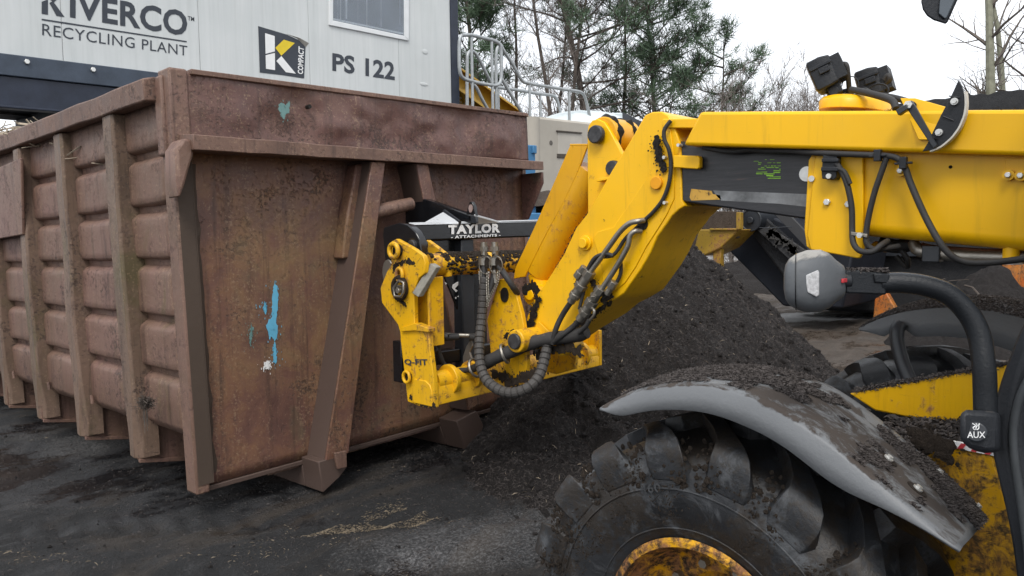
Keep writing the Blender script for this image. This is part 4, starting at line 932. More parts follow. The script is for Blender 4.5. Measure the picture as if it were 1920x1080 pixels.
# --- wheels
def wheel(cx, cy, cz, face):
    c = Vector((cx, cy, cz)); ax = VX * face                      # face = -1: outside looks towards -X
    half = [(.0, .578), (.10, .574), (.18, .560), (.212, .535), (.226, .50), (.236, .455), (.232, .41), (.216, .355), (.198, .312), (.182, .285)]
    prof = [(-h, r) for h, r in half[::-1]] + half[1:]
    m = MB(); m.lathe(prof, c, ax, 96)
    for r0, hh in ((.452, .2370), (.330, .205)):
        m.tube([c + ax * hh + Vector((0, cos(2 * pi * k / 80) * r0, sin(2 * pi * k / 80) * r0)) for k in range(80)], .0035, 5, closed=True)
    NL = 17
    for side in (1, -1):
        for k in range(NL):
            th0 = 2 * pi * (k + (.5 if side < 0 else 0)) / NL; rings = []
            for h, dth, rt, rb, wd in ((-.015, -.02, .622, .55, .030), (.06, .07, .622, .55, .030), (.13, .17, .618, .54, .032), (.19, .26, .608, .52, .042), (.224, .30, .594, .50, .052), (.240, .315, .570, .50, .058), (.2405, .32, .540, .49, .060), (.2375, .322, .505, .47, .058), (.2345, .324, .475, .45, .052)):
                th = th0 + dth; d = Vector((0, cos(th), sin(th))); t = Vector((0, -sin(th), cos(th)))
                o = c + ax * (h * side); inn_ = ax * (-.03 * side)
                rings.append([o + d * rb + t * wd * 1.35 + inn_, o + d * rt + t * wd, o + d * rt - t * wd, o + d * rb - t * wd * 1.35 + inn_])
            m.rings(rings)
    ty = m.build('tyre', TYRE, TH, .014, 42)
    m = MB(); m.lathe([(.196, .300), (.205, .290), (.205, .275), (.188, .268), (.15, .270), (.13, .258), (.10, .248), (.055, .228), (.035, .205), (.03, .15), (.055, .14), (.065, .10), (.07, .0001)], c, ax, 72)
    m.lathe([(-.2, .318), (-.2, .295), (-.1, .27), (.1, .248)], c, ax, 48); rim = m.build('rim', m_yellow('rim_yellow', base=(.72, .36, .003), dirt=1.3, soil=(.03, .02, .012)), TH, 0, 40)
    for k in range(10):
        m = MB(); a = 2 * pi * k / 10; p = c + ax * .03 + Vector((0, cos(a) * .18, sin(a) * .18)); m.cyl(p, p + ax * .03, .014, 6); m.build('wheel_nut', STEEL, rim)
    return ty
WY, WZ = 1.07, .585
ty = wheel(2.09, WY, WZ, -1)
wheel(3.93, WY - .08, WZ, 1)
# raised size figures on the near sidewall
def ring_pt(a, r): return Vector((1.8505, WY + cos(a) * r, WZ + sin(a) * r))
a0, a1 = R_(70), R_(79)
tag(text_mesh('460', [ring_pt(a0, .442), ring_pt(a1, .442), ring_pt(a1, .468), ring_pt(a0, .468)], .02, 1.1, .003).build('lettering', m_plain('worn_rubber', (.055, .058, .062), .6), ty, smooth=False), 'faint raised size figures')
m = MB()
for i in range(1500):
    a = rs.uniform(.15, 2.9); rr = rs.uniform(.46, .59)
    if mnoise.noise((cos(a) * 6, sin(a) * 6, 5)) < .02: continue
    q = Vector((1.848 + max(0, rr - .55) * 1.2 + rs.uniform(0, .01), WY + cos(a) * rr, WZ + sin(a) * rr)); s_ = .002 + .0075 * rs.random() ** 2.5
    m.sphere(q, (s_ * .45, s_, s_), 7, 5, lambda d: d * (1 + .6 * mnoise.noise(d * 2.2 + q * 40)))
tag(m.build('caked_mud', CAKE, ty, recalc=False), kind='stuff')
# mud smears on near tyre
def on_tyre(r):
    a = r.uniform(0, pi); rr = r.uniform(.36, .56)
    if mnoise.noise((cos(a) * 5, sin(a) * 5 + rr * 6, 2)) < .05: return None
    return Vector((1.842 - .012 * (rr < .5) + .03 * (rr > .52), WY + cos(a) * rr, WZ + sin(a) * rr)), -VX
tag(slivers(rng, 2600, on_tyre, .004, .014, .002, .9).build('mud_shreds', CAKE, ty, recalc=False, smooth=False), kind='stuff')
# --- near fender
FXa, FXb = 1.80, 2.36
ridge = [(1124, 764), (1140, 755), (1165, 742), (1200, 730), (1240, 723), (1290, 719), (1330, 721), (1375, 731), (1420, 747), (1470, 773), (1520, 805), (1570, 842), (1620, 883), (1668, 922), (1710, 955), (1755, 990), (1803, 1028)]
lower = [(1124, 766), (1141, 774), (1163, 783), (1185, 776), (1215, 770), (1250, 768), (1300, 770), (1345, 779), (1395, 798), (1445, 822), (1490, 852), (1530, 885), (1582, 921), (1640, 946), (1690, 970), (1740, 996), (1801, 1032)]
farE = [(1222, 716), (1235, 709), (1262, 701), (1300, 694), (1345, 689), (1395, 687), (1440, 689), (1485, 696), (1525, 707), (1565, 726), (1610, 755), (1655, 790), (1700, 827), (1745, 866), (1785, 902), (1820, 935), (1850, 976)]
nF = 60
A = resample(smooth_path(px3(ridge, FXa)), nF); B = resample(smooth_path(px3(farE, FXb)), nF); L_ = resample(smooth_path(px3(lower, FXa - .012)), nF)
def relax(P_):
    for _ in range(6): P_ = [P_[0]] + [(P_[k - 1] + P_[k] * 2 + P_[k + 1]) / 4 for k in range(1, len(P_) - 1)] + [P_[-1]]
    return P_
A, B, L_ = relax(A), relax(B), relax(L_)
m = MB(); strips = []
for i in range(nF):
    t = i / (nF - 1); a, b, l = A[i], B[i], L_[i]; up = Vector((0, 0, 1)); row = [l, l.lerp(a, .5) + VX * .002, l.lerp(a, .85) + VX * .004, l.lerp(a, .96) + VX * .010]
    crown = .018 * sin(pi * min(t * 1.3, 1))
    for k in range(1, 13):
        u = k / 12; p = a.lerp(b, u); p = p + Vector((0, 0, crown * sin(pi * u) + .002 * mnoise.noise((p.y * 4, p.x * 4, 0)))); row.append(p if k > 1 or True else p)
    row[4] = a.lerp(row[4], .5) + Vector((0, 0, .001)); dz_ = 1 - sstep(.80, .97, t); row.append(b + Vector((.012 * dz_ + .001, 0, -.02 * dz_ - .001))); row.append(b + Vector((.014 * dz_ + .002, 0, -.06 * dz_ - .002)))
    strips.append(row)
m.rings(strips, False, False); fen = m.build('fender', FENDER, TH, 0, 62, solid=-.007)
def on_fender(r):
    i = int(r.random() ** .85 * (nF - 1)); row = strips[i]; k = r.randrange(4, 15); a, b = row[k], row[k + 1]; f_ = r.random(); i2 = min(i + 1, nF - 1); p = a.lerp(b, f_).lerp(strips[i2][k].lerp(strips[i2][k + 1], f_), r.random())
    t = i / nF; v = mnoise.noise((p.x * 3.2, p.y * 6, 4)) + .6 * mnoise.noise((p.x * 11, p.y * 20, 1)) + (k - 4) / 11 * .55 + (.62 if .10 < t < .45 else .02) + (.5 if t > .86 else 0) - .40
    if v < 0: return None
    return p + Vector((0, 0, .003)), VZ
tag(slivers(rng, 60000, on_fender, .006, .022, .0018, .3).build('mud_shreds', SHRED, fen, recalc=False, smooth=False), kind='stuff')
for a in ((1664, 860), (1716, 918), (1757, 884), (1845, 940)):
    u = PX(*a, 2.05); best = min(((p, i, k) for i, row in enumerate(strips) for k, p in enumerate(row[4:16])), key=lambda q: (Vector((0, 0, 0)) + (q[0] - EYE).normalized() - ray(*a).normalized()).length)
    p = best[0]; i, k = best[1], best[2] + 4
    nrm = (strips[min(i + 1, nF - 1)][k] - strips[i - 1][k]).cross(strips[i][min(k + 1, 15)] - strips[i][k - 1]).normalized()
    if nrm.z < 0: nrm = -nrm
    m = MB(); m.cyl(p - nrm * .004, p + nrm * .006, .012, 12); m.cyl(p + nrm * .006, p + nrm * .012, .008, 6); m.build('fender_bolt', BOLT, fen)
    m = MB(); m.cyl(p - nrm * .002, p + nrm * .0025, .026, 16); m.build('bolt_grime', CAKE, fen)
# --- far fender, its stay and far wheel
gxa, gxb = 3.62, 4.2
fr = [(1610, 616), (1630, 606), (1660, 594), (1700, 584), (1740, 579), (1780, 577), (1830, 580), (1880, 588), (1950, 606), (2010, 630)]
fl = [(1611, 618), (1632, 624), (1657, 631), (1690, 612), (1716, 632), (1760, 630), (1810, 634), (1880, 652), (1950, 680), (2010, 706)]
Ar = resample(smooth_path(px3(fr, gxa)), 40); Lr = resample(px3(fl, gxa - .01), 40)
m = MB(); st2 = []
for i in range(40):
    a, l = Ar[i], Lr[i]; b = a + Vector((gxb - gxa, 0, .0)); st2.append([l, l.lerp(a, .5), a] + [a.lerp(b, u) + VZ * .03 * sin(pi * u) for u in (.12, .3, .5, .7, .88)] + [b, b - VZ * .05])
m.rings(st2, False, False); ff = m.build('fender', FENDER, TH, 0, 50, solid=-.007)
def on_ff(r):
    i = r.randrange(0, 39); k = r.randrange(2, 6); f_ = r.random(); p = st2[i][k].lerp(st2[i][k + 1], f_).lerp(st2[i + 1][k].lerp(st2[i + 1][k + 1], f_), r.random()); return p + VZ * .003, VZ
tag(slivers(rng, 22000, on_ff, .005, .018, .0017, .35).build('mud_shreds', SHRED, ff, recalc=False, smooth=False), kind='stuff')
m = MB(); m.tube(smooth_path([PX(1688, 608, 3.60), PX(1682, 620, 3.58), PX(1683, 645, 3.56), PX(1692, 680, 3.54), PX(1705, 712, 3.52)]), .030, 16); m.build('fender_stay', SATIN, TH, 0, 60)
# --- chassis
m = MB(); m.prism(px3([(1592, 738), (1760, 707), (1892, 684), (1990, 668), (1990, 800), (1880, 796), (1795, 794), (1700, 782), (1640, 770)], 2.80), VX * .03); ch = m.build('chassis', Y_CHASSIS, TH, .006)
m = MB(); m.box((2.83, -2.8, .62), (3.60, .92, 1.04)); m.box((2.83, .92, .66), (3.60, 1.35, .90)); m.build('chassis_beam', SATIN, ch, .01)
m = MB(); m.box((2.3, WY - .1, WZ - .09), (3.7, WY + .04, WZ + .09)); m.cyl(Vector((2.1, WY - .03, WZ)), Vector((3.93, WY - .05, WZ)), .08, 20); m.build('axle', GREASE, ch, .01)
m = MB(); yl = [(1690, 1140), (1640, 1000), (1700, 880), (1772, 832), (1862, 856), (1900, 1000), (1935, 1140)]
m.prism(px3(yl, 2.44), VX * .03); m.build('chassis_side', Y_MUD, ch, .005)
def on_ch(r):
    x = r.uniform(2.45, 2.8); y0_, y1_ = PX(1800, 840, 2.44), PX(1700, 860, 2.44); t = r.random(); p = PX(1690 + 190 * t, 858 - 22 * t if False else 838, 2.44)
    return Vector((x, p.y, p.z + .005 + .02 * mnoise.noise((x * 12, p.y * 12, 0)))), VZ
m = MB(); q0, q1 = PX(1660, 790, 2.84), PX(1990, 802, 2.84); r0_, r1_ = PX(1660, 850, 2.44), PX(1990, 852, 2.44)
m.grid(lambda u, v: q0.lerp(q1, u).lerp(r0_.lerp(r1_, u), v) + VZ * .03 * (mnoise.noise((u * 14, v * 5, 0)) + .5 * mnoise.noise((u * 40, v * 14, 3))), 60, 20); sh = m.build('soil_on_chassis', CAKE, ch)
tag(slivers(rng, 3500, lambda r: ((lambda u, v: q0.lerp(q1, u).lerp(r0_.lerp(r1_, u), v))(r.random(), r.random()) + VZ * r.uniform(.0, .03), VZ), .01, .04, .004, .5).build('mud_shreds', SHRED, ch, recalc=False, smooth=False), kind='stuff')
hz = [PX(1768, 836, 2.435), PX(1870, 856, 2.435), PX(1870, 842, 2.435), PX(1768, 824, 2.435)]
m = MB(); m.prism([p for p in hz], VX * .01); hs = m.build('hazard_strip', WHITE, ch)
m = MB()
for k in range(4): m.add(quad_poly(hz, [(k / 4 + .02, .05), (k / 4 + .12, .05), (k / 4 + .2, .95), (k / 4 + .1, .95)], .003), [(0, 1, 2, 3)])
m.build('red_stripes', RED, hs, smooth=False)
cake('caked_soil', [(1720, 818), (1745, 826), (1770, 838), (1776, 850)], 2.40, ch, CAKE, .03, 16)
e0_, e1_ = PX(1600, 736, 2.795), PX(1890, 684.5, 2.795)
tag(slivers(rng, 3000, lambda r: (e0_.lerp(e1_, r.random()) + Vector((r.uniform(0, .045), r.gauss(0, .006), r.gauss(.002, .004))), VZ), .005, .02, .0018, .5).build('mud_shreds', SHRED, ch, recalc=False, smooth=False), kind='stuff')
# --- cab post, door edge, side mirror
XP = 1.95
post = [(1990, 430), (1958, 500), (1925, 590), (1900, 650), (1876, 716), (1862, 770), (1857, 815), (1862, 855), (1872, 900), (1884, 950), (1896, 1010), (1906, 1080), (1912, 1140)]
pin_ = [(2060, 430), (2025, 500), (1985, 590), (1955, 660), (1932, 716), (1922, 770), (1918, 815), (1922, 855), (1930, 900), (1940, 950), (1950, 1010), (1958, 1080), (1962, 1140)]
Pa, Pb = resample(smooth_path(px3(post, XP)), 40), resample(smooth_path(px3(pin_, XP)), 40)
m = MB(); m.rings([[a, a.lerp(b, .5) - VX * .012, b, b + VX * .07, a + VX * .07] for a, b in zip(Pa, Pb)]); cab = m.build('cab_post', PLASTIC, TH, .006, 40)
m = MB(); Sa = resample(smooth_path(px3([(1935, 700), (1912, 745), (1900, 800), (1900, 840), (1905, 880), (1916, 950), (1928, 1040), (1936, 1140)], XP - .012)), 30); m.tube(Sa, .009, 8); m.build('door_seal', m_plain('door_seal_rubber', (.05, .055, .06), .5), cab, 0, 60)
def cabpt(y, z, x=XP): return Vector((x, y, z))
ytop, ztop = PX(1990, 430, XP).y, PX(1990, 430, XP).z
m = MB(); m.box((XP + .01, -1.30, .72), (XP + .06, Pb[-1].y, 1.16)); m.build('cab_door', PLASTIC, cab, .02)
m = MB(); m.box((XP + .025, -1.26, 1.16), (XP + .035, ytop - .12, 2.35)); m.build('door_glass', GLASS, cab)
m = MB(); m.box((XP - .02, -1.45, 2.36), (2.82, ytop + .02, 2.46)); m.box((XP, -1.42, .7), (XP + .08, -1.30, 2.36)); m.box((2.72, -1.42, .7), (2.80, -1.3, 2.36)); m.tube([cabpt(ytop, ztop, XP + .035), cabpt(ytop - .1, 2.38, XP + .035)], .04, 10); m.tube([Vector((2.76, .45, 1.05)), Vector((2.76, ytop - .1, 2.38))], .04, 10)
m.build('cab_frame', PLASTIC, TH, .012)
m = MB(); m.box((2.745, -1.3, 1.1), (2.755, ytop - .15, 2.36)); m.build('cab_glass', GLASS, TH)
m = MB(); m.box((2.05, -1.3, .66), (2.75, .3, 1.08)); m.build('cab_floor', SATIN, TH, .02)
m = MB(); m.box((3.62, -2.2, .7), (4.35, .25, 1.35)); m.build('engine_cover', Y_CHASSIS, TH, .05)
# arm: bent tube, socket block with switch face, flat bracket and mirror head
arm = smooth_path([PD(1650, 531, 1.72), PD(1690, 530, 1.71), PD(1735, 536, 1.70), (PD(1780, 553, 1.69)), PD(1815, 587, 1.68), PD(1836, 630, 1.67), PD(1845, 690, 1.66), PD(1847, 740, 1.66), PD(1848, 785, 1.66)], 8)
m = MB(); m.tube(arm, .0235, 20); am = m.build('mirror_arm', TUBE, TH, 0, 60)
blk = [(1799, 772), (1812, 768), (1850, 770), (1876, 772), (1876, 848), (1846, 850), (1815, 842), (1800, 822)]
c_ = [PD(x, y, 1.60) for x, y in blk]; m = MB(); m.prism(c_, ray(1840, 810) * .10); bk = m.build('arm_socket', PLASTIC, am, .012)
nrm_ = -(ray(1832, 810)).normalized(); p = PD(1830, 810, 1.598); m = MB(); m.cyl(p - nrm_ * .01, p + nrm_ * .005, .021, 28); m.build('aux_knob', SATIN, bk, .003)
kq = [PD(1813, 821, 1.580), PD(1847, 821, 1.580), PD(1847, 809, 1.580), PD(1813, 809, 1.580)]
tag(text_mesh('AUX', kq, .008, 1, .001).build('lettering', WHITE, bk, smooth=False), 'white lettering on round black knob')
m = MB()
for dx in (-6, 0, 6): m.tube(smooth_path([PD(1830 + dx * .4, 806, 1.580), PD(1830 + dx * .9, 802, 1.580), PD(1830 + dx * .5 + 2, 798, 1.580), PD(1830 + dx * 1.1, 794, 1.580)]), .0011, 5)
m.build('heat_symbol', WHITE, bk, recalc=False)
m = MB(); m.prism([PD(x, y, 1.70) for x, y in ((1584, 510), (1590, 505), (1662, 512), (1662, 553), (1586, 550))], ray(1620, 530) * .05); br_ = m.build('arm_bracket', TUBE, am, .004)
m = MB(); m.prism([PD(x, y, 1.695) for x, y in ((1638, 512), (1668, 514), (1668, 532), (1640, 530))], ray(1620, 530) * .01); m.build('bracket_tongue', TUBE, br_, .003)
tag(slivers(rng, 900, lambda r: (PD(r.uniform(1590, 1664), 0, 1.72) * 0 + PD(r.uniform(1588, 1664), r.uniform(503, 511), r.uniform(1.70, 1.745)), VZ), .004, .014, .0016, .3).build('mud_shreds', SHRED, br_, recalc=False, smooth=False), kind='stuff')
m = MB(); m.cyl(PD(1556, 527, 1.71), PD(1594, 526, 1.71), .017, 16); m.box(PD(1560, 527, 1.71) - Vector((.02, .02, .012)), PD(1580, 527, 1.71) + Vector((.02, .02, .012))); jn = m.build('mirror_joint', PLASTIC, am, .003)
m = MB(); m.box(PD(1576, 526, 1.685) - Vector((.009, .009, .0045)), PD(1588, 526, 1.685) + Vector((.006, .006, .0045))); m.build('red_clip', RED, jn, .001)
# mirror head: loft of rounded sections between the glass side (left) and the hub (right)
mc = lambda x, y, s: PD(x, y, s)
dep = ray(1525, 527).normalized()
secs = [(1470, 512, 545, .020), (1473, 496, 561, .045), (1480, 485, 572, .058), (1493, 476, 580, .066), (1513, 469, 586, .070), (1538, 468, 585, .070), (1555, 475, 578, .063), (1567, 487, 567, .054), (1575, 493, 561, .046), (1582, 498, 556, .038), (1585.5, 508, 549, .02)]
m = MB(); rings = []
for x_, yt_, yb_, dd in secs:
    y_, hh = (yt_ + yb_) / 2, (yb_ - yt_) / 2
    c0_ = mc(x_, y_, 1.72); ring = []
    for k in range(28):
        a = 2 * pi * k / 28; ca, sa = cos(a), sin(a); e = .72
        sx = (abs(ca) ** e) * (1 if ca > 0 else -1); sz = (abs(sa) ** e) * (1 if sa > 0 else -1)
        ring.append(c0_ + CU * (sz * hh / F * 1.72) + dep * (sx * dd))
    rings.append(ring)
m.rings(rings); mh = m.build('mirror_head', MIRROR_G, am, 0, 50)
m = MB(); lens = [(1511, 516), (1534, 506), (1536, 511), (1536, 553), (1531, 557), (1514, 548), (1512, 533)]
m.prism([PD(x, y, 1.6535) for x, y in lens], dep * .03); m.build('mirror_lens', LENS, mh, .002)
m = MB(); m.tube([p + (p - mc(1500, 528, 1.72)).normalized() * .0008 for p in rings[3]], .0012, 5, closed=True); m.build('mirror_seam', BLACK, mh, recalc=False)
# upper mirror hanging from the cab roof
us = [(1712, -70, 10), (1722, -60, 22)]
m = MB(); rings = []
top = [(1727, -60), (1760, -66), (1800, -60), (1812, -40)]
body = [(1730, -40), (1727, 4), (1730, 18), (1738, 30), (1750, 38), (1772, 45), (1776, 44), (1800, -10), (1806, -40)]
f0_, f1_ = [PD(x, y, 1.50) for x, y in body], [PD(1766 + (x - 1766) * .85, 0 + (y) * .85, 1.62) for x, y in body]
m.prism(f0_, ray(1766, 0) * .10); um = m.build('roof_mirror', PLASTIC, TH, .014)
m = MB(); m.prism([PD(x, y, 1.496) for x, y in ((1770, -30), (1762, 2), (1760, 26), (1771, 36), (1776, 34), (1792, -2), (1796, -30))], ray(1766, 0) * .006); m.build('mirror_glass', m_plain('dim_mirror', (.10, .115, .13), .15, .3, .1, 5), um, .003)
m = MB(); m.tube([PD(1770, -50, 1.55), PD(1800, -110, 1.6), cabpt(ytop - .1, 2.40, XP + .04)], .014, 10); m.build('mirror_stem', PLASTIC, um)

# ------------------------------------------------------------------ black hook attachment on the carriage
HK = thing('hook_attachment', PY(870, 560, 3.4), 'glossy black lifting hook frame with white lettering held between yellow carriage and skip', 'lifting attachment')
tl_, tr_, b0, b1 = PY(775, 421, 3.32), PY(1030, 413, 3.32), PY(785, 452, 3.32), PY(1030, 443, 3.32)
m = MB(); rings = []
for t in (0, .5, 1, 1.25):
    T, B = tl_ + (tr_ - tl_) * t, b0 + (b1 - b0) * t; rings.append([B, T, T + Vector((0, .13, .004)), B + Vector((0, .13, 0))])
m.rings(rings); hb_ = m.build('cross_beam', BLACK, HK, .010)
tq = [PY(840, 439.5, 3.318), PY(937, 436, 3.318), PY(937, 419, 3.318), PY(840, 422, 3.318)]
tag(text_mesh('TAYLOR', tq, .055, 1.12, .003).build('lettering', WHITE, hb_, smooth=False), 'large white lettering')
tq = [PY(845, 447.5, 3.318), PY(938, 443, 3.318), PY(938, 438.2, 3.318), PY(845, 441.8, 3.318)]
tag(text_mesh('- ATTACHMENTS -', tq, .04, 1.1, .003).build('lettering', WHITE, hb_, smooth=False), 'small white lettering')
m = MB(); ed = [(717, 440), (719, 426), (748, 418), (764, 421), (778, 433), (787, 450), (790, 470), (788, 500), (752, 500), (722, 490)]
m.prism(px3(ed, 2.66), VX * .05); m.build('end_plate', BLACK, HK, .006)
m = MB(); m.prism(px3([(755, 366), (762, 364), (770, 364), (884, 404), (888, 414), (884, 419), (780, 420), (752, 418), (738, 411), (729, 398), (727, 380), (729, 364), (734, 361), (745, 361), (746, 384), (752, 392)], 3.20), VX * .06); ha = m.build('hook_arm', BLACK, HK, .006)
m = MB(); m.prism(px3([(874, 402), (877, 389), (880, 379), (884, 378), (888, 385), (891, 404)], 3.17), VX * .025); ey = m.build('lifting_eye', BLACK, HK, .003)
m = MB(); p = PX(882, 391, 3.165); m.prism([p + Vector((0, cos(2 * pi * k / 14) * .016, sin(2 * pi * k / 14) * .024)) for k in range(14)], VX * .006); m.build('eye_hole', m_plain('pale_hole', (.3, .22, .2), .7), ey)
m = MB(); ga, gb, gc = PX(833, 396, 3.19), PX(789, 420, 2.98), PX(862, 417, 3.0)
gb = PY(790, 420, 3.42); gc = PY(860, 417, 3.30); ga = PX(833, 396, 3.185)
SKY_SHEEN = m_plain('sky_sheen_grey', (.62, .64, .66), .3, .2, .05, 5)  # pale grey puts the sky's reflection into the colour of black plates
m.prism([ga, gb, gc], VZ * -.012); m.build('gusset', SKY_SHEEN, HK, .002)
m = MB(); m.rings([[tl_ + Vector((.01, -.004, -.002)), tl_ + Vector((.01, .05, .012)), tl_ + Vector((.01, .05, -.004))], [tr_ + Vector((.3, -.004, -.002)), tr_ + Vector((.3, .05, .012)), tr_ + Vector((.3, .05, -.004))]]); m.build('beam_glint_strip', SKY_SHEEN, hb_, 0)  # added light strip, paints the sky glint on the beam's top edge
m = MB(); m.prism([PX(889, 401, 3.16), PY(935, 414, 3.30), PY(893, 417, 3.31)], VZ * -.012); m.build('gusset', SKY_SHEEN, HK, .002)
m = MB(); d0, d1 = PX(833, 396, 3.18), PY(862, 417, 3.31); m.tube([d0, d1], .012, 6); m.build('gusset_edge', SATIN, HK)
m = MB(); m.prism(px3([(882, 404), (892, 406), (893, 418), (882, 418)], 3.17), VX * .02); m.build('clamp_block', SATIN, HK, .003)
p0, p1 = PY(865, 449, 3.34), PY(884, 449, 3.34); zb = PY(870, 700, 3.34).z
m = MB(); m.box((p0.x, 3.34, zb), (p1.x + .02, 3.42, p0.z)); m.build('mast_post', SATIN, HK, .008)
m = MB(); m.prism([PY(790, 452, 3.40), PY(866, 449, 3.40), PY(866, 490, 3.40), PY(815, 490, 3.40)], VY * .015); m.build('back_plate', BLACK, HK, .003)
m = MB(); m.prism([PY(832, 515, 3.38), PY(908, 505, 3.38), PY(915, 660, 3.38), PY(888, 652, 3.38)], VY * .015); dp = m.build('mast_plate', BLACK, HK, .003)
sq = lambda pts: [PY(x, y, 3.374) for x, y in pts]
m = MB()
for pts in ([(849, 534), (859, 528), (862, 531), (853, 541), (858, 545), (855, 548), (848, 540)], [(864, 543), (867, 541), (873, 552), (870, 555), (867, 551), (861, 559), (858, 556), (866, 548)], [(834, 529), (838, 531), (836, 534)], [(853, 558), (856, 557), (855, 561)]): m.prism(sq(pts), VY * .002)
m.build('torn_sticker', WHITE, dp, smooth=False)
m = MB(); m.box((PY(815, 665, 3.36).x, 3.36, PY(850, 680, 3.36).z), (PY(1000, 650, 3.36).x, 3.44, PY(850, 655, 3.36).z)); m.build('lower_beam', BLACK, HK, .008)
m = MB(); lx = PY(748, 650, 3.46); m.box((lx.x, 3.44, PY(748, 718, 3.46).z), (lx.x + .10, 3.52, PY(748, 640, 3.46).z)); m.box((lx.x, 3.34, zb + .1), (lx.x + .08, 3.40, PY(760, 490, 3.4).z)); m.build('side_leg', BLACK, HK, .006)
# ------------------------------------------------------------------ white picking cabin on its dark frame
BY = 11.0
def pb(pts, y=BY): return [PY(a, b, y) for a, b in pts]
CB = thing('sorting_cabin', PY(430, 60, BY) * 1, 'white clad cabin with dark lettering raised on a dark steel frame', 'cabin')
left = PY(-260, 80, BY); lb = PY(0, 100, BY); rb_ = PY(846, 0, BY); slope = (PY(300, 138, BY).z - PY(0, 101, BY).z) / (PY(300, 138, BY).x - PY(0, 101, BY).x)
x0b, x1b = left.x, PY(845, 100, BY).x; zb0 = PY(150, 118.5, BY).z; xr0 = PY(150, 118.5, BY).x
zbot = lambda x: zb0 + slope * (x - xr0)
ztop_ = zb0 + 3.2
jx = [x0b, PY(116, 60, BY).x, PY(373, 60, BY).x, PY(580, 100, BY).x, PY(748, 120, BY).x, x1b]
for i in range(5):
    a, b = jx[i] + .0012, jx[i + 1] - .0012
    m = MB(); m.prism([Vector((a, BY, zbot(a))), Vector((b, BY, zbot(b))), Vector((b, BY, ztop_)), Vector((a, BY, ztop_))], VY * .10); m.build('wall_panel', CLAD, CB, .006)
m = MB(); m.box((x0b, BY + .1, zb0 - .1), (x1b, BY + 3.0, ztop_)); m.build('cabin_body', CLAD, CB)
m = MB(); m.box((x0b - .2, BY - .1, ztop_ + .003), (x1b + .2, BY + 3.2, ztop_ + .16)); m.build('roof', NAVY, CB, .02)
m = MB(); xe = PY(857, 20, BY).x; m.box((x1b - .0, BY - .03, zb0 - 1.2), (xe, BY + .22, ztop_)); m.build('corner_trim', NAVY, CB, .01)
m = MB(); m.box((x0b, BY - .05, -.0), (x1b, BY + .05, .26), lambda v: Vector((v[0], v[1], zbot(v[0]) - .265 + v[2]))); bm_ = m.build('frame_beam', m_plain('slate_beam', (.05, .065, .09), .45, 0, .2, 5), CB, .01)
for bx, by in ((50, 116), (174, 131), (300, 146), (424, 161)):
    m = MB(); p = PY(bx, by, BY - .05); m.cyl(p - VY * .03, p + VY * .01, .032, 6); m.build('bolt', BOLT, bm_, .004)
m = MB(); m.box((x0b, BY - .02, 0), (x1b, BY + .10, .36), lambda v: Vector((v[0], v[1], zbot(v[0]) - .63 + v[2]))); m.box((x0b, BY - .08, 0), (x1b, BY + .10, .03), lambda v: Vector((v[0], v[1], zbot(v[0]) - .66 + v[2]))); m.build('frame_beam', NAVY, CB, .008)
m = MB(); m.box((x0b, BY + .12, zb0 - .40), (x1b, BY + 3.0, zb0 - .30)); m.build('cabin_floor', UNDER, CB)
for k in range(7):
    m = MB(); xx = x0b + .5 + k * 1.7; m.box((xx, BY + .12, zb0 - .80), (xx + .12, BY + 3.0, zb0 - .41)); m.build('cross_joist', UNDER, CB)
m = MB(); zl = PY(-10, 216, BY + 2.4).z; m.box((x0b, BY + 2.2, zl), (x1b - 1, BY + 2.4, zb0 - .42)); m.build('rear_skirt', UNDER, CB)
for xx in (x0b + .3, x1b - .3):
    for yy in (BY + .1, BY + 2.6): m = MB(); m.box((xx - .1, yy, .28), (xx + .1, yy + .2, zb0 - .4)); m.build('support_leg', NAVY, CB, .01)
# window
wq = [(618, -60), (767, -60), (767, 76), (618, 46)]
m = MB(); fr_ = pb([(618, -80), (625, -80), (625, 38), (618, 47)], BY - .03); m.prism(fr_, VY * .10)
m.prism(pb([(758, -80), (767, -80), (767, 76.5), (758, 67)], BY - .03), VY * .10); m.prism(pb([(618, 47), (625, 38), (758, 67), (767, 76.5)], BY - .031), VY * .10); m.prism(pb([(618, -90), (767, -86), (767, -78), (618, -82)], BY - .03), VY * .10)
wf = m.build('window', WFRAME, CB, .008)
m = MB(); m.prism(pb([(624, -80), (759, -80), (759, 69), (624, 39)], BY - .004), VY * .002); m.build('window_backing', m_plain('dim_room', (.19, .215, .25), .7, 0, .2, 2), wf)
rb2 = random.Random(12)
for k in range(9):  # pale strips behind the pane, painted in place of its reflected streaks
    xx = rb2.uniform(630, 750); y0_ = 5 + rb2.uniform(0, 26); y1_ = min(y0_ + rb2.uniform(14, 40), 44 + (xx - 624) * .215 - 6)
    m = MB(); w_ = rb2.uniform(1.2, 4.5); m.prism(pb([(xx, y0_ - 60), (xx + w_, y0_ - 62), (xx + w_ * .8, y1_ + 2), (xx + w_ * .2, y1_)], BY - .012 - k * .0008), VY * .0005); m.build('reflection_streak', m_plain('reflection_streak', (.30, .33, .37) if k % 3 else (.55, .58, .62), .6, 0, .3, 7), wf)
gm = NT('clear_pane'); gm.b.inputs['Transmission Weight'].default_value = .9; gm.b.inputs['IOR'].default_value = 1.25; m = MB(); m.prism(pb([(624, -80), (759, -80), (759, 69), (624, 39)], BY - .022), VY * .003); m.build('pane', gm.out((.8, .85, .9), .04), wf)
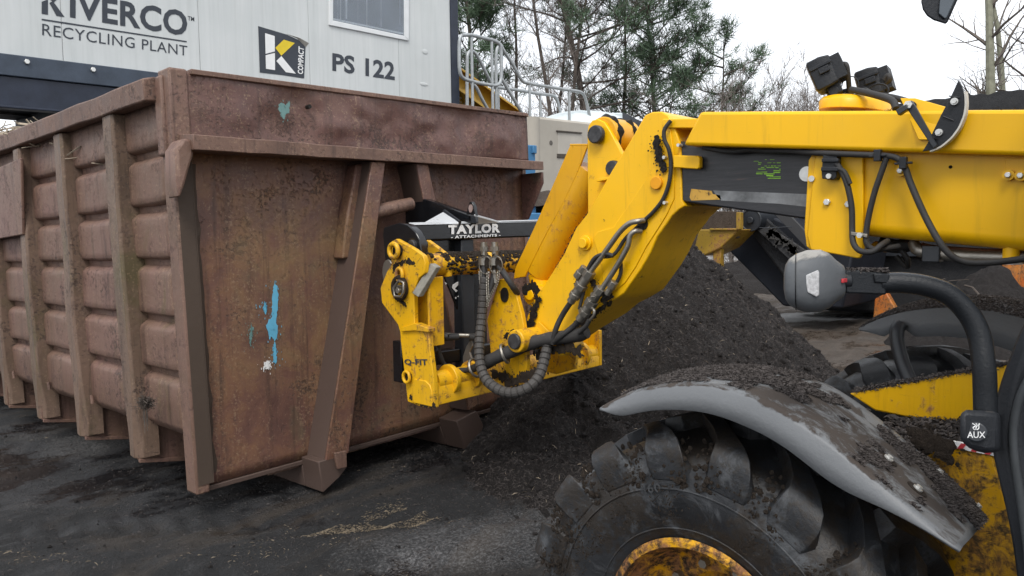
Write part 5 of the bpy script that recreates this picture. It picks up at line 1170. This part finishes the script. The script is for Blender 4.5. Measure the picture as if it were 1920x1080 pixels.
# a thin inner bead
m = MB(); m.prism(pb([(625, 34), (758, 62), (758, 65), (625, 37)], BY - .014), VY * .01); m.build('window_bead', WFRAME, wf)
def wall_text(txt, q, bold, sp=1.0, lift=.004):
    return tag(text_mesh(txt, [PY(*c, BY) for c in q], bold, sp, lift).build('lettering', INK, CB, smooth=False), 'dark lettering')
wall_text('IVERCO', [(131, 33), (351, 69), (351, 21), (131, -16)], .028, 1.04)
kq = [PY(*c, BY) for c in ((78, 26), (121, 32), (121, -16), (78, -23))]
m = MB()
for pts in ([(0, 0), (.27, 0), (.27, .60), (0, .46)], [(0, .54), (.27, .70), (.27, 1), (0, 1)], [(.33, .62), (.66, 1), (1.0, 1), (.52, .50)], [(.33, .46), (.48, .56), (1.0, 0), (.64, 0)]):
    m.add(quad_poly(kq, pts, .004), [(0, 1, 2, 3)])
m.build('lettering', INK, CB, smooth=False)
wall_text('TM', [(352, 38), (364, 40), (364, 32), (352, 30)], .01)
m = MB(); m.add([p - VY * .004 for p in pb([(78, 38), (350, 79.5), (350, 77), (78, 35)])], [(0, 1, 2, 3)]); m.build('lettering_rule', INK, CB, smooth=False)
wall_text('RECYCLING PLANT', [(79, 66), (351, 105), (351, 86), (79, 44)], .0, 1.06)
wall_text('PS 122', [(623, 133), (740, 151), (740, 117), (623, 99)], .03, 1.02)
# square sticker with peeling corner
skq = [PY(*c, BY) for c in ((487, 136), (570, 147), (573, 78), (484, 49))]
m = MB(); bp = quad_poly(skq, [(0, 0), (.5, .01), (1, 0), (1, .85), (.84, .98), (.6, 1.02), (.3, 1.01), (0, 1)], .005); m.prism(bp, VY * .003); stk = m.build('sticker', INK, CB, smooth=False)
m = MB(); m.add(quad_poly(skq, [(.13, .10), (.33, .10), (.33, .50), (.13, .40)], .010), [(0, 1, 2, 3)]); m.add(quad_poly(skq, [(.13, .43), (.33, .535), (.33, .89), (.13, .89)], .010), [(0, 1, 2, 3)]); m.add(quad_poly(skq, [(.36, .32), (.47, .46), (.80, .09), (.57, .09)], .010), [(0, 1, 2, 3)]); m.build('sticker_mark', WHITE, stk, smooth=False)
m = MB(); m.add(quad_poly(skq, [(.34, .62), (.47, .47), (.76, .87), (.52, .87)], .010), [(0, 1, 2, 3)]); m.build('sticker_mark', YEL_INK, stk, smooth=False)
cq = [skq[0].lerp(skq[1], .965).lerp(skq[3].lerp(skq[2], .965), .1), skq[0].lerp(skq[1], .965).lerp(skq[3].lerp(skq[2], .965), .82), skq[0].lerp(skq[1], .84).lerp(skq[3].lerp(skq[2], .84), .82), skq[0].lerp(skq[1], .84).lerp(skq[3].lerp(skq[2], .84), .1)]
text_mesh('COMPACT', cq, .03, 1, .010).build('lettering', WHITE, stk, smooth=False)
m = MB(); pc = quad_poly(skq, [(.55, 1.03), (.8, 1.0), (1.0, .84), (1.03, .95), (.84, 1.02)], .012); m.add([pc[0], pc[1], pc[2], pc[3] - VY * .05, pc[4] - VY * .03], [(0, 1, 2, 3, 4)]); m.build('peeling_corner', m_plain('old_paper', (.42, .40, .36), .8), stk, smooth=False)
m = MB(); m.sphere(PY(797, 97, BY - .004), (.07, .006, .045), 14, 8); m.sphere(PY(795, 158, BY - .004), (.10, .006, .03), 14, 8); m.build('wall_dent', CLAD, CB)

# ------------------------------------------------------------------ yellow hopper, handrails, concrete wall, tank, blue bin
HP = thing('hopper_chute', PY(900, 240, 12.5), 'yellow steel chute with bolted ribs behind the white cabin corner', 'chute')
m = MB(); m.prism(pb([(835, 108), (853, 122), (985, 214), (1060, 268), (1060, 420), (835, 420)], 12.6), VY * .04); m.build('side_plate', Y_PLANT, HP, .01)
m = MB(); m.rings([[PY(835, 106, 12.3), PY(835, 110, 12.3), PY(835, 112, 12.64), PY(835, 108, 12.64)], [PY(1060, 266, 12.3), PY(1060, 270, 12.3), PY(1060, 272, 12.64), PY(1060, 268, 12.64)]]); m.build('top_flange', Y_PLANT, HP, .006)
m = MB(); m.rings([[PY(835, 146, 12.2), PY(835, 151, 12.2), PY(835, 153, 12.6), PY(835, 148, 12.6)], [PY(1060, 305, 12.2), PY(1060, 310, 12.2), PY(1060, 312, 12.6), PY(1060, 307, 12.6)]]); m.build('side_flange', Y_PLANT, HP, .006)
m = MB(); m.prism(pb([(866, 168), (885, 165), (905, 212), (880, 212)], 12.5), VY * .09); m.build('side_rib', Y_PLANT, HP, .01)
m = MB()
for k in range(6): p = PY(854 + (k % 3) * 9, 182 + (k // 3) * 8 + (k % 3) * 2, 12.56); m.cyl(p - VY * .02, p + VY * .05, .025, 8)
m.build('bolt_heads', BOLT, HP)
for k in (0, 1):
    m = MB(); x_ = PY(880 + k * 120, 300, 12.7).x; m.box((x_, 12.65, .28), (x_ + .15, 12.8, PY(880 + k * 120, 230 + 60 * k, 12.6).z)); m.build('leg', Y_PLANT, HP, .01)
def rail(lab, y, loops, posts, zend=None):
    t = thing('handrail', PY(960, 215, y), lab, 'handrail', 'galvanised handrails of the cabin stairs')
    for pts, closed in loops:
        m = MB(); m.tube(resample(smooth_path([PY(a, b, y) for a, b in pts] + ([PY(*pts[0], y)] if closed else []), 5), 60), .033, 10); m.build('rail', GALV, t, 0, 60)
    for a, b in posts:
        m = MB(); p, q = PY(*a, y), PY(*b, y); q = Vector((p.x, q.y, q.z)); m.cyl(q, p, .027, 10); m.sphere(p, .042, 10, 6); m.build('post', GALV, t, 0, 60)
    return t
rail('nearer galvanised tube handrail with closed top loop above the skip', 10.2,
     [([(866, 66), (884, 66), (905, 71), (922, 75), (933, 79), (939, 90), (940, 120), (939, 150), (931, 160), (905, 157), (884, 152), (868, 146), (862, 132), (861, 100), (862, 74)], True),
      ([(924, 76), (936, 82), (945, 96), (962, 122), (978, 150), (990, 156), (1030, 163), (1067, 169), (1086, 172), (1095, 178), (1101, 198), (1108, 228), (1112, 245)], False),
      ([(941, 148), (955, 172), (970, 197), (988, 228), (1000, 248)], False)],
     [((884, 66), (884, 300)), ((922, 75), (922, 300)), ((993, 156), (993, 310)), ((1067, 168), (1067, 320))])
rail('further galvanised tube handrail running lower behind the first one', 11.2 - .35,
     [([(876, 205), (876, 130), (877, 102), (884, 95), (892, 101), (902, 118), (918, 150), (925, 162), (934, 164), (970, 169), (1012, 176), (1036, 179), (1044, 186), (1050, 210), (1054, 230)], False),
      ([(884, 156), (893, 164), (904, 186), (916, 208), (924, 224)], False),
      ([(931, 210), (930, 130), (931, 96), (936, 87), (941, 86)], False)],
     [((934, 164), (934, 310)), ((1013, 176), (1013, 310))])
CY = 9.0
m_lab = 'tall weathered concrete block with recessed square panel and round hole'
CT = thing('concrete_wall', PY(1090, 300, CY), m_lab, 'concrete wall')
zt0, zt1 = PY(1004, 217, CY), PY(1190, 238, CY)
xl, xr = PY(1004, 217, CY).x, 14.6
m = MB(); zt = lambda x: zt0.z + (zt1.z - zt0.z) / (zt1.x - zt0.x) * (x - zt0.x)
rl = .10
sec = lambda x: [Vector((x, CY, .25)), Vector((x, CY, zt(x) - .05)), Vector((x, CY + .04, zt(x))), Vector((x, CY + .6, zt(x))), Vector((x, CY + .64, zt(x) - .05)), Vector((x, CY + .64, .25))]
m.rings([sec(xl), sec(xr)]); body = m.build('wall_block', CONC, CT, .03)
m = MB(); m.cyl(Vector((xl + .02, CY + .14, .25)), Vector((xl + .02, CY + .14, zt(xl) - .02)), .17, 20); m.build('rounded_end', CONC, CT, 0, 40)
m = MB(); m.prism(pb([(1046, 246), (1091, 249), (1091, 249 + 45), (1046, 292)], CY - .004), VY * .006); m.build('recess_panel', m_dusty('pale_concrete', (.46, .43, .38), (.12, .1, .08), .42, .75, -.3, 9), CT)
m = MB(); m.prism(pb([(1045, 244), (1092, 248), (1092, 250.5), (1045, 247)], CY - .03), VY * .03); m.prism(pb([(1045, 288), (1070, 289), (1070, 297), (1045, 296)], CY - .014), VY * .012); m.build('recess_lip', m_plain('dark_lip', (.07, .06, .05), .8), CT, .004)  # dark strips along the panel's top edge and lower left corner
m = MB(); p = PY(1033, 268, CY); m.cyl(p - VY * .004, p + VY * .004, .045, 20); m.build('lifting_hole', m_plain('hole_shadow', (.10, .09, .08), .8), CT)
TK = MB(); a, b = PY(1010, 222, 10.6), PY(1180, 222, 10.6); L_t = (b - a)
rings = []
for k in range(25):
    t = k / 24; rr = .62 * (1 - abs(2 * t - .92) ** 2.6 if abs(2 * t - .92) < 1 else 0) ** .5 if True else 0
    rr = max(rr, .06); c = a.lerp(b, t) - VZ * .40
    rings.append([c + Vector((0, cos(2 * pi * q / 24) * rr, sin(2 * pi * q / 24) * rr * .92)) for q in range(24)])
TK.rings(rings); tk = thing('storage_tank', a.lerp(b, .5) - VZ * .4, 'smooth white rounded tank showing above the concrete wall', 'tank')
TK.build('tank_body', WHITE_TANK, tk, 0, 60)
m = MB(); c = a.lerp(b, .40) - VZ * .4; m.tube([c + Vector((0, cos(2 * pi * q / 30) * .61, sin(2 * pi * q / 30) * .565)) for q in range(30)], .012, 6, closed=True); m.build('tank_seam', WHITE_TANK, tk, 0, 60)
m = MB(); m.prism(pb([(1125, 212), (1168, 211), (1168, 250), (1120, 250)], 10.3), VY * .4); m.build('tank_neck', WHITE_TANK, tk, .03)
for dx in (-.6, .6):
    m = MB(); c = a.lerp(b, .45) + VX * dx; m.box((c.x - .08, 10.3, .28), (c.x + .08, 10.9, c.z - .8)); m.build('tank_leg', GALV, tk, .01)
SH = thing('lean_to_roof', PY(1185, 225, 10.6), 'small dark mono-pitch roof just right of the white tank', 'roof')
m = MB(); m.prism(pb([(1167, 210), (1200, 226), (1215, 230), (1215, 245), (1167, 243)], 10.5), VY * 1.0); m.build('roof_end', m_plain('dark_sheet', (.05, .055, .065), .6), SH, .01)
m = MB(); m.box((PY(1170, 240, 10.5).x, 10.5, .28), (PY(1170, 240, 10.5).x + 1.1, 11.5, PY(1170, 243, 10.5).z - .003)); m.build('wall', CONC, SH)
BB = thing('blue_bin', PY(1000, 400, 7.6), 'scuffed blue steel bin loaded with soil behind the skip', 'bin')
bp0 = PY(981, 398, 7.6); m = MB(); m.box((bp0.x - .5, 7.6, .28), (bp0.x + 2.2, 8.6, PY(1000, 399, 7.6).z)); m.build('bin_body', BLUE, BB, .02)
m = MB(); q0, q1 = PY(980, 270, 7.7), PY(1004, 271, 7.7); m.box((q0.x - .1, 7.7, .3), (q1.x, 7.95, q0.z)); m.build('bin_post', BLUE, BB, .015)
m = MB(); r0, r1 = PY(1000, 272, 7.66), PY(1007, 288, 7.66); m.box((r0.x, 7.66, r1.z), (r1.x, 7.98, r0.z)); m.build('post_cap', BLUE, BB, .01)
m = MB(); m.grid(lambda u, v: Vector((bp0.x - .45 + u * 2.6, 7.64 + v * .9, PY(1000, 399, 7.6).z - .05 + .42 * sin(pi * min(.12 + v * .9, 1)) + .06 * mnoise.noise((u * 9, v * 5, 3)))), 40, 16); so_ = m.build('soil_load', BROWN_SOIL)
tag(so_, 'brown soil heaped in the scuffed blue bin', 'soil')

# ------------------------------------------------------------------ dark screening machine in the background
TR = thing('screening_machine', Vector((14, 2.5, .3)), 'long black screening machine with dusty top seen behind the yellow boom', 'screening machine')
XT = 13.0
def pxx(pts, x=XT): return [PX(a, b, x) for a, b in pts]
zt_ = PX(1740, 187, XT).z
tk_ = [(1735, 188), (1920, 165)]
Yl, Yr = PX(1400, 300, XT).y, -3.0
m = MB(); m.grid(lambda u, v: Vector((XT + .35 * (1 - sin(pi * .5 * min(v * 1.5, 1))) * 0 + .5 - .5 * sin(v * pi * .55 + .3), Yr + (Yl - .8 - Yr) * u, 2.0 + (zt_ - 2.0) * v + .05 * mnoise.noise((u * 60, v * 14, 1)) + .03 * mnoise.noise((u * 200, v * 30, 1)))), 200, 30); m.build('brush_drum', MACHINE, TR, recalc=False)
m = MB(); m.box((XT + .1, Yr, .42), (XT + 2.4, Yl - .9, zt_ - .12)); m.build('machine_body', MACHINE, TR, .05)
m = MB()
for k in range(3): m.box((XT - .06, Yr, 1.35 + k * .55), (XT + .1, Yl - 1.0, 1.43 + k * .55))
m.build('side_rail', SATIN, TR, .01)
for px_, py_ in ((1655, 580), (1888, 530)):
    t = MB(); p = PX(px_, py_, XT - .9)
    t.prism([p + Vector((0, -.16, -.9)), p + Vector((0, .18, -.9)), p + Vector((0, .12, .15)), p + Vector((0, -.05, .25)), p + Vector((0, -.22, -.05))], VX * .14)
    t.build('leg', ORANGE, TR, .02)
t = MB(); p = PX(1888, 505, XT - 1.2); t.box(p + Vector((0, -.15, -.25)), p + Vector((.2, .06, .28))); t.prism([p + Vector((.05, -.14, .2)), p + Vector((.05, -.42, -.45)), p + Vector((.05, -.1, -.45))], VX * .1); t.build('bracket', ORANGE, TR, .02)
CV = thing('belt_conveyor', PX(1410, 415, 11), 'inclined belt conveyor with round end pulley and torn rubber skirts under the boom', 'conveyor')
def pc11(x, y, d=11): return PX(x, y, d)
m = MB(); m.rings([[PX(1385, 402, 11.0), PX(1430, 402, 11.0), PX(1430, 402, 11.9), PX(1385, 402, 11.9)], [PX(1500, 560, 11.0), PX(1560, 515, 11.0), PX(1560, 515, 11.9), PX(1500, 560, 11.9)]]); m.build('conveyor_frame', MACHINE, CV, .03)
m = MB(); m.prism([PX(a, b, 11.25) for a, b in ((1400, 424), (1357, 452), (1366, 470), (1440, 545), (1468, 574), (1580, 578), (1600, 470), (1450, 408))], VX * 1.5); m.build('machine_belly', UNDER, CV, .03)
m = MB(); m.prism([PX(1450, 400, 10.9), PX(1478, 400, 10.9), PX(1545, 470, 10.9), PX(1545, 500, 10.9)], VX * .05); m.prism([PX(1420, 432, 10.88), PX(1440, 425, 10.88), PX(1545, 492, 10.88), PX(1540, 520, 10.88), PX(1500, 505, 10.88)], VX * .06); m.build('side_board', m_dusty('dusty_dark_board', (.05, .05, .052), (.16, .13, .11), .4, .7, .4, 5), CV, .008)
m = MB(); p = PX(1408, 413, 10.8); m.cyl(p, p + VX * .9, .155, 28); m.tube([p + Vector((0, cos(2 * pi * k / 28) * .155, sin(2 * pi * k / 28) * .155)) for k in range(28)], .014, 6, closed=True); m.cyl(p - VX * .04, p, .05, 12); m.build('end_pulley', SATIN, CV, .01)
m = MB(); rt = random.Random(9)
for i in range(46):
    t = rt.random(); p = PX(1442 + 78 * t, 432 + 62 * t + rt.uniform(-6, 10), 10.84); d = Vector((0, rt.gauss(0, 1), rt.gauss(0, 1))).normalized() * rt.uniform(.03, .12); e = Vector((0, -d.z, d.y)) * .4
    m.prism([p - d, p + e, p + d, p - e * .6], VX * .012)
m.build('torn_skirt', m_dusty('torn_rubber', (.05, .048, .046), (.20, .17, .15), .45, .7, .3, 9), CV)
m = MB(); m.tube(smooth_path([PX(1424, 427, 10.8), PX(1450, 427, 10.8), PX(1485, 425, 10.8)]), .008, 6); m.build('cable', SATIN, CV)
HB = thing('feed_hopper', PX(1360, 430, 10.5), 'dull yellow feed box under the boom beside the conveyor pulley', 'hopper')
m = MB(); m.prism([PX(1310, 430, 10.4), PX(1386, 430, 10.4), PX(1352, 465, 10.4), PX(1320, 480, 10.4), PX(1300, 470, 10.4)], VX * .6); m.build('hopper_box', Y_FEED, HB, .02)
m = MB(); m.prism([PX(1270, 396, 10.55), PX(1384, 396, 10.55), PX(1382, 446, 10.55), PX(1270, 480, 10.55)], VX * .1); m.build('back_board', BROWN_SOIL, HB, .01)
m = MB(); m.prism([PX(1380, 398, 10.35), PX(1388, 398, 10.35), PX(1388, 430, 10.35), PX(1380, 430, 10.35)], VX * .1); m.prism([PX(1330, 428, 10.36), PX(1386, 428, 10.36), PX(1386, 432, 10.36), PX(1330, 432, 10.36)], VX * .08); m.build('box_trim', Y_FEED, HB, .008)
m = MB(); m.prism([PX(1336, 464, 10.45), PX(1352, 468, 10.45), PX(1350, 500, 10.45), PX(1338, 496, 10.45)], VX * .1); m.box((10.5, PX(1345, 480, 10.5).y - .05, .28), (10.62, PX(1345, 480, 10.5).y + .07, PX(1345, 480, 10.5).z)); m.build('leg', Y_FEED, HB, .008)
# dry grass fringe and second spoil heap
def heap2(name, c, rx, ry, h, mat, lab, seed, n=90, cat='heap'):
    m = MB()
    def fn(u, v):
        x, y = c.x + (u * 2 - 1) * rx, c.y + (v * 2 - 1) * ry; t = min(math.hypot(u * 2 - 1, v * 2 - 1), 1)
        return Vector((x, y, .26 + h * (1 - t) ** 1.0 * (1 + .25 * mnoise.noise((x * .9, y * .9, seed))) + (.14 * mnoise.noise((x * 2, y * 2, seed)) + .07 * mnoise.noise((x * 6, y * 6, seed)) + .04 * mnoise.noise((x * 16, y * 16, seed))) * sstep(1.0, .8, t) - .06 * (t > .97)))
    m.grid(fn, n, n); o = m.build(name, mat, recalc=False); tag(o, lab, cat); return o
sp = PX(1800, 560, 10.4)
heap2('spoil_heap', Vector((10.9, PX(1870, 560, 10.9).y, 0)), 1.2, 1.3, 1.15, SOIL_HEAP, 'low black spoil heap with roots behind the far mudguard', 4, cat='spoil heap')
m = MB(); 
for i in range(22):
    p = Vector((10.9 + rt.uniform(-.7, .2), PX(1870, 560, 10.9).y + rt.uniform(-.7, .7), rt.uniform(.6, 1.1))); d = Vector((rt.gauss(0, .4), rt.gauss(0, 1), rt.gauss(0, .4))).normalized() * rt.uniform(.06, .22)
    m.tube([p - d, p + Vector((0, 0, rt.uniform(-.05, .05))), p + d], [rt.uniform(.004, .016)] * 3, 5)
tag(m.build('roots', BARK, bpy.data.objects['spoil_heap'], recalc=False), kind='stuff')
heap2('stock_heap', Vector((22.5, 4.0, 0)), 6, 9, 2.6, SOIL_HEAP, 'big dark stockpile far behind the screening machine', 7, 70, 'stockpile')
heap2('soil_ridge', Vector((7.9, 1.95, 0)), 1.0, .8, .42, SOIL_HEAP, 'little dark ridge of soil in front of the far mudguard', 9, 50, 'soil ridge')
# ------------------------------------------------------------------ trees
def limb(mb, p, d, L, r, rr, n=5, wander=.18, lift=.0, seg=5):
    pts = [p]; rad = [r]
    for i in range(n):
        d = (d + Vector((rr.gauss(0, wander), rr.gauss(0, wander), rr.gauss(0, wander) + lift))).normalized(); p = p + d * (L / n); pts.append(p); rad.append(max(r * (1 - (i + 1) / n * .85), .0035))
    mb.tube(pts, rad, seg, False); return pts, rad, d
def twigs(mb, pts, rad, rr, lev, L, per, up, minr=.010):
    for i in range(1, len(pts)):
        for _ in range(per):
            a = rr.uniform(0, 2 * pi); base = (pts[i] - pts[i - 1]).normalized(); x, y = frame_for(base)
            d = (base * rr.uniform(.4, 1.0) + (x * cos(a) + y * sin(a)) * rr.uniform(.6, 1.1) + VZ * up).normalized()
            p, r, _d = limb(mb, pts[i - 1].lerp(pts[i], rr.random()), d, L * rr.uniform(.6, 1.25), max(rad[i] * .55, minr), rr, 4, .2, .05, 3 if lev < 2 else 4)
            if lev > 1: twigs(mb, p, r, rr, lev - 1, L * .55, per, up, minr * .8)
            yield_pts.append(p)
yield_pts = []
def bare_tree(name, loc, h, seed, lab, group, mat=TWIG, r0=.12, spread=2.0, first=.25, per=2, lev=3, up=.35, n=12, lean=(0, 0), stems=1, tw=None, minr=.010):
    global yield_pts
    rr = random.Random(seed); t = thing(name, loc, lab, 'tree' if h > 4 else 'bush', group)
    mb = MB(); pts, rad, _ = limb(mb, Vector(loc) - VZ * .1, Vector((lean[0], lean[1], 1)).normalized(), h, r0, rr, n, .06, .05, 8)
    mb.build('trunk', mat if mat is not TWIG else BARK, t, recalc=False)
    yield_pts = []; c = MB(); k0 = max(1, int(first * n)); twigs(c, pts[k0:], rad[k0:], rr, lev, spread, per, up, minr)
    for _ in range(stems - 1):
        pts, rad, _d = limb(c, Vector(loc) + Vector((rr.uniform(-.9, .9), rr.uniform(-.9, .9), -.1)), Vector((rr.gauss(0, .22), rr.gauss(0, .22), 1)).normalized(), h * rr.uniform(.6, 1), r0 * .6, rr, n, .08, .04, 5); twigs(c, pts[k0:], rad[k0:], rr, lev, spread, per, up, minr)
    c.build('branches', tw or TWIG, t, recalc=False); return t
def pine(name, loc, h, seed, lab, group, crown0=.3, spread=3.2, nl=34, side=None, dens=.8, r0=.17, lean=(0, 0), clump=.55):
    global yield_pts
    rr = random.Random(seed); t = thing(name, loc, lab, 'tree', group); mb = MB()
    pts, rad, _ = limb(mb, Vector(loc) - VZ * .1, Vector((lean[0], lean[1], 1)).normalized(), h, r0, rr, 14, .05, .05, 8); mb.build('trunk', BARK, t, recalc=False)
    br = MB(); lv, lf = [], []
    for i in range(nl):
        f = crown0 + (1 - crown0) * (i / nl) ** .9; k = min(int(f * 14), 13); base = pts[k].lerp(pts[k + 1], f * 14 - k)
        a = rr.uniform(0, 2 * pi)
        dv = Vector((cos(a), sin(a), 0))
        if side is not None and dv.dot(side) < 0 and rr.random() < .5: dv = (dv + side * 1.4).normalized()
        L = spread * (1.05 - .62 * ((f - crown0) / (1 - crown0)) ** 1.4) * rr.uniform(.6, 1.15)
        p, r, d = limb(br, base, (dv + VZ * rr.uniform(.1, .55)).normalized(), L, .036, rr, 6, .12, .05, 4)
        for j in range(2, 7):
            for _ in range(3):
                x, y = frame_for(d); q = (d + (x * rr.gauss(0, 1) + y * rr.gauss(0, .6)) * .8 + VZ * .25).normalized()
                p2, r2, d2 = limb(br, p[j], q, L * .32 * rr.uniform(.5, 1.2), .018, rr, 3, .2, .08, 3)
                for e, s_ in ((p2[-1], 1), (p2[-2], .85)):
                    if rr.random() > dens: continue
                    nb = int(20 * s_)
                    for _k in range(nb):
                        dd = (d2 * .6 + Vector((rr.gauss(0, 1), rr.gauss(0, 1), rr.gauss(.25, 1)))).normalized(); ln = clump * rr.uniform(.35, .75); o0 = e + Vector((rr.gauss(0, .07), rr.gauss(0, .07), rr.gauss(0, .05)))
                        w_ = dd.cross(Vector((rr.gauss(0, 1), rr.gauss(0, 1), rr.gauss(0, 1)))).normalized() * .011; o = len(lv)
                        lv += [o0 - w_, o0 + w_, o0 + dd * ln + w_ * .3, o0 + dd * ln - w_ * .3]; lf.append((o, o + 1, o + 2, o + 3))
    br.build('branches', BARK, t, recalc=False)
    n_ = MB(); n_.v = lv; n_.f = lf; n_.build('crown', NEEDLE, t, recalc=False, smooth=False); return t
def at(x, s): p = PD(x, 437, s); return Vector((p.x, p.y, .2))
toR = Vector((.68, -.73, 0))
G1 = 'pines behind the yard'
pine('pine_tree', at(905, 24), 12.5, 21, 'dark green pine close to the white cabin corner', G1, .30, 1.7, 44, None, .8, .13, (0, 0), .5)
pine('pine_tree', at(1112, 26), 16, 5, 'tallest pine with thick brown trunk and wide crown to the right', G1, .30, 5.0, 60, toR, .8, .14, (-.01, .0), .55)
pine('pine_tree', at(1235, 28), 11.5, 9, 'broad pine with drooping needles nearest the boom head', G1, .22, 3.4, 48, None, .75, .14, (.02, -.02), .55)
pine('pine_tree', at(1290, 29), 8.6, 33, 'smaller pine at the right end of the pine row', G1, .25, 2.4, 20, toR, .5, .10, (.1, -.1), .5)
G2 = 'bare trees behind the concrete wall'
bl_lab = ['slender bare tree left of the gap beside the stair rails', 'bare forked tree above the stair rails', 'bare tree with many thin upright shoots', 'dark bare tree just left of the tallest pine', 'bare thin tree against the tallest pine']
for (x, s, h, sd_, sp_), lb_ in zip(((968, 25, 12, 1, 1.5), (1005, 23, 13, 2, 1.6), (1038, 26, 13.5, 3, 1.6), (1070, 24, 14, 4, 1.7), (1160, 27, 12.5, 6, 1.9)), bl_lab):
    bare_tree('bare_tree', at(x, s), h, sd_, lb_, G2, TWIG, .09, sp_, .12, 2, 3, .45, 12, tw=TWIG2)
G3 = 'bare bushes behind the boom'
for (x, s, h, sd_), lb_ in zip(((1375, 27, 6.6, 11), (1415, 29, 7.4, 12), (1455, 27, 7.0, 13), (1500, 28, 7.0, 14), (1545, 29, 6.4, 15), (1590, 28, 5.4, 17)), ('greyish bare bush beside the smallest pine', 'tallest of the greyish bare bushes', 'bare bush left of the first work light', 'bare thicket directly left of the work lights', 'low bare bush behind the work lights', 'lowest bare bush right of the work lights')):
    t = bare_tree('bare_bush', at(x, s), h, sd_, lb_, G3, TWIG, .05, 1.3, .12, 3, 2, .5, 11, (0, 0), 7, TWIG2, .0095); t['category'] = 'bush'
G4 = 'pale trunked trees at the right'
bare_tree('birch_tree', at(1848, 19), 12, 51, 'thicker pale green trunk of the two bare trees at far right', G4, BIRCH, .17, 1.7, .22, 2, 2, .35, 12, (.0, .0))
bare_tree('birch_tree', at(1889, 20.5), 12, 52, 'thinner grey trunk of the two bare trees at far right', G4, BIRCH, .12, 1.8, .22, 2, 2, .35, 12, (.0, .0))
bare_tree('birch_tree', at(1965, 21), 11, 54, 'bare tree at the right picture edge with long slanting boughs', G4, TWIG, .12, 2.6, .2, 3, 2, .2, 10)
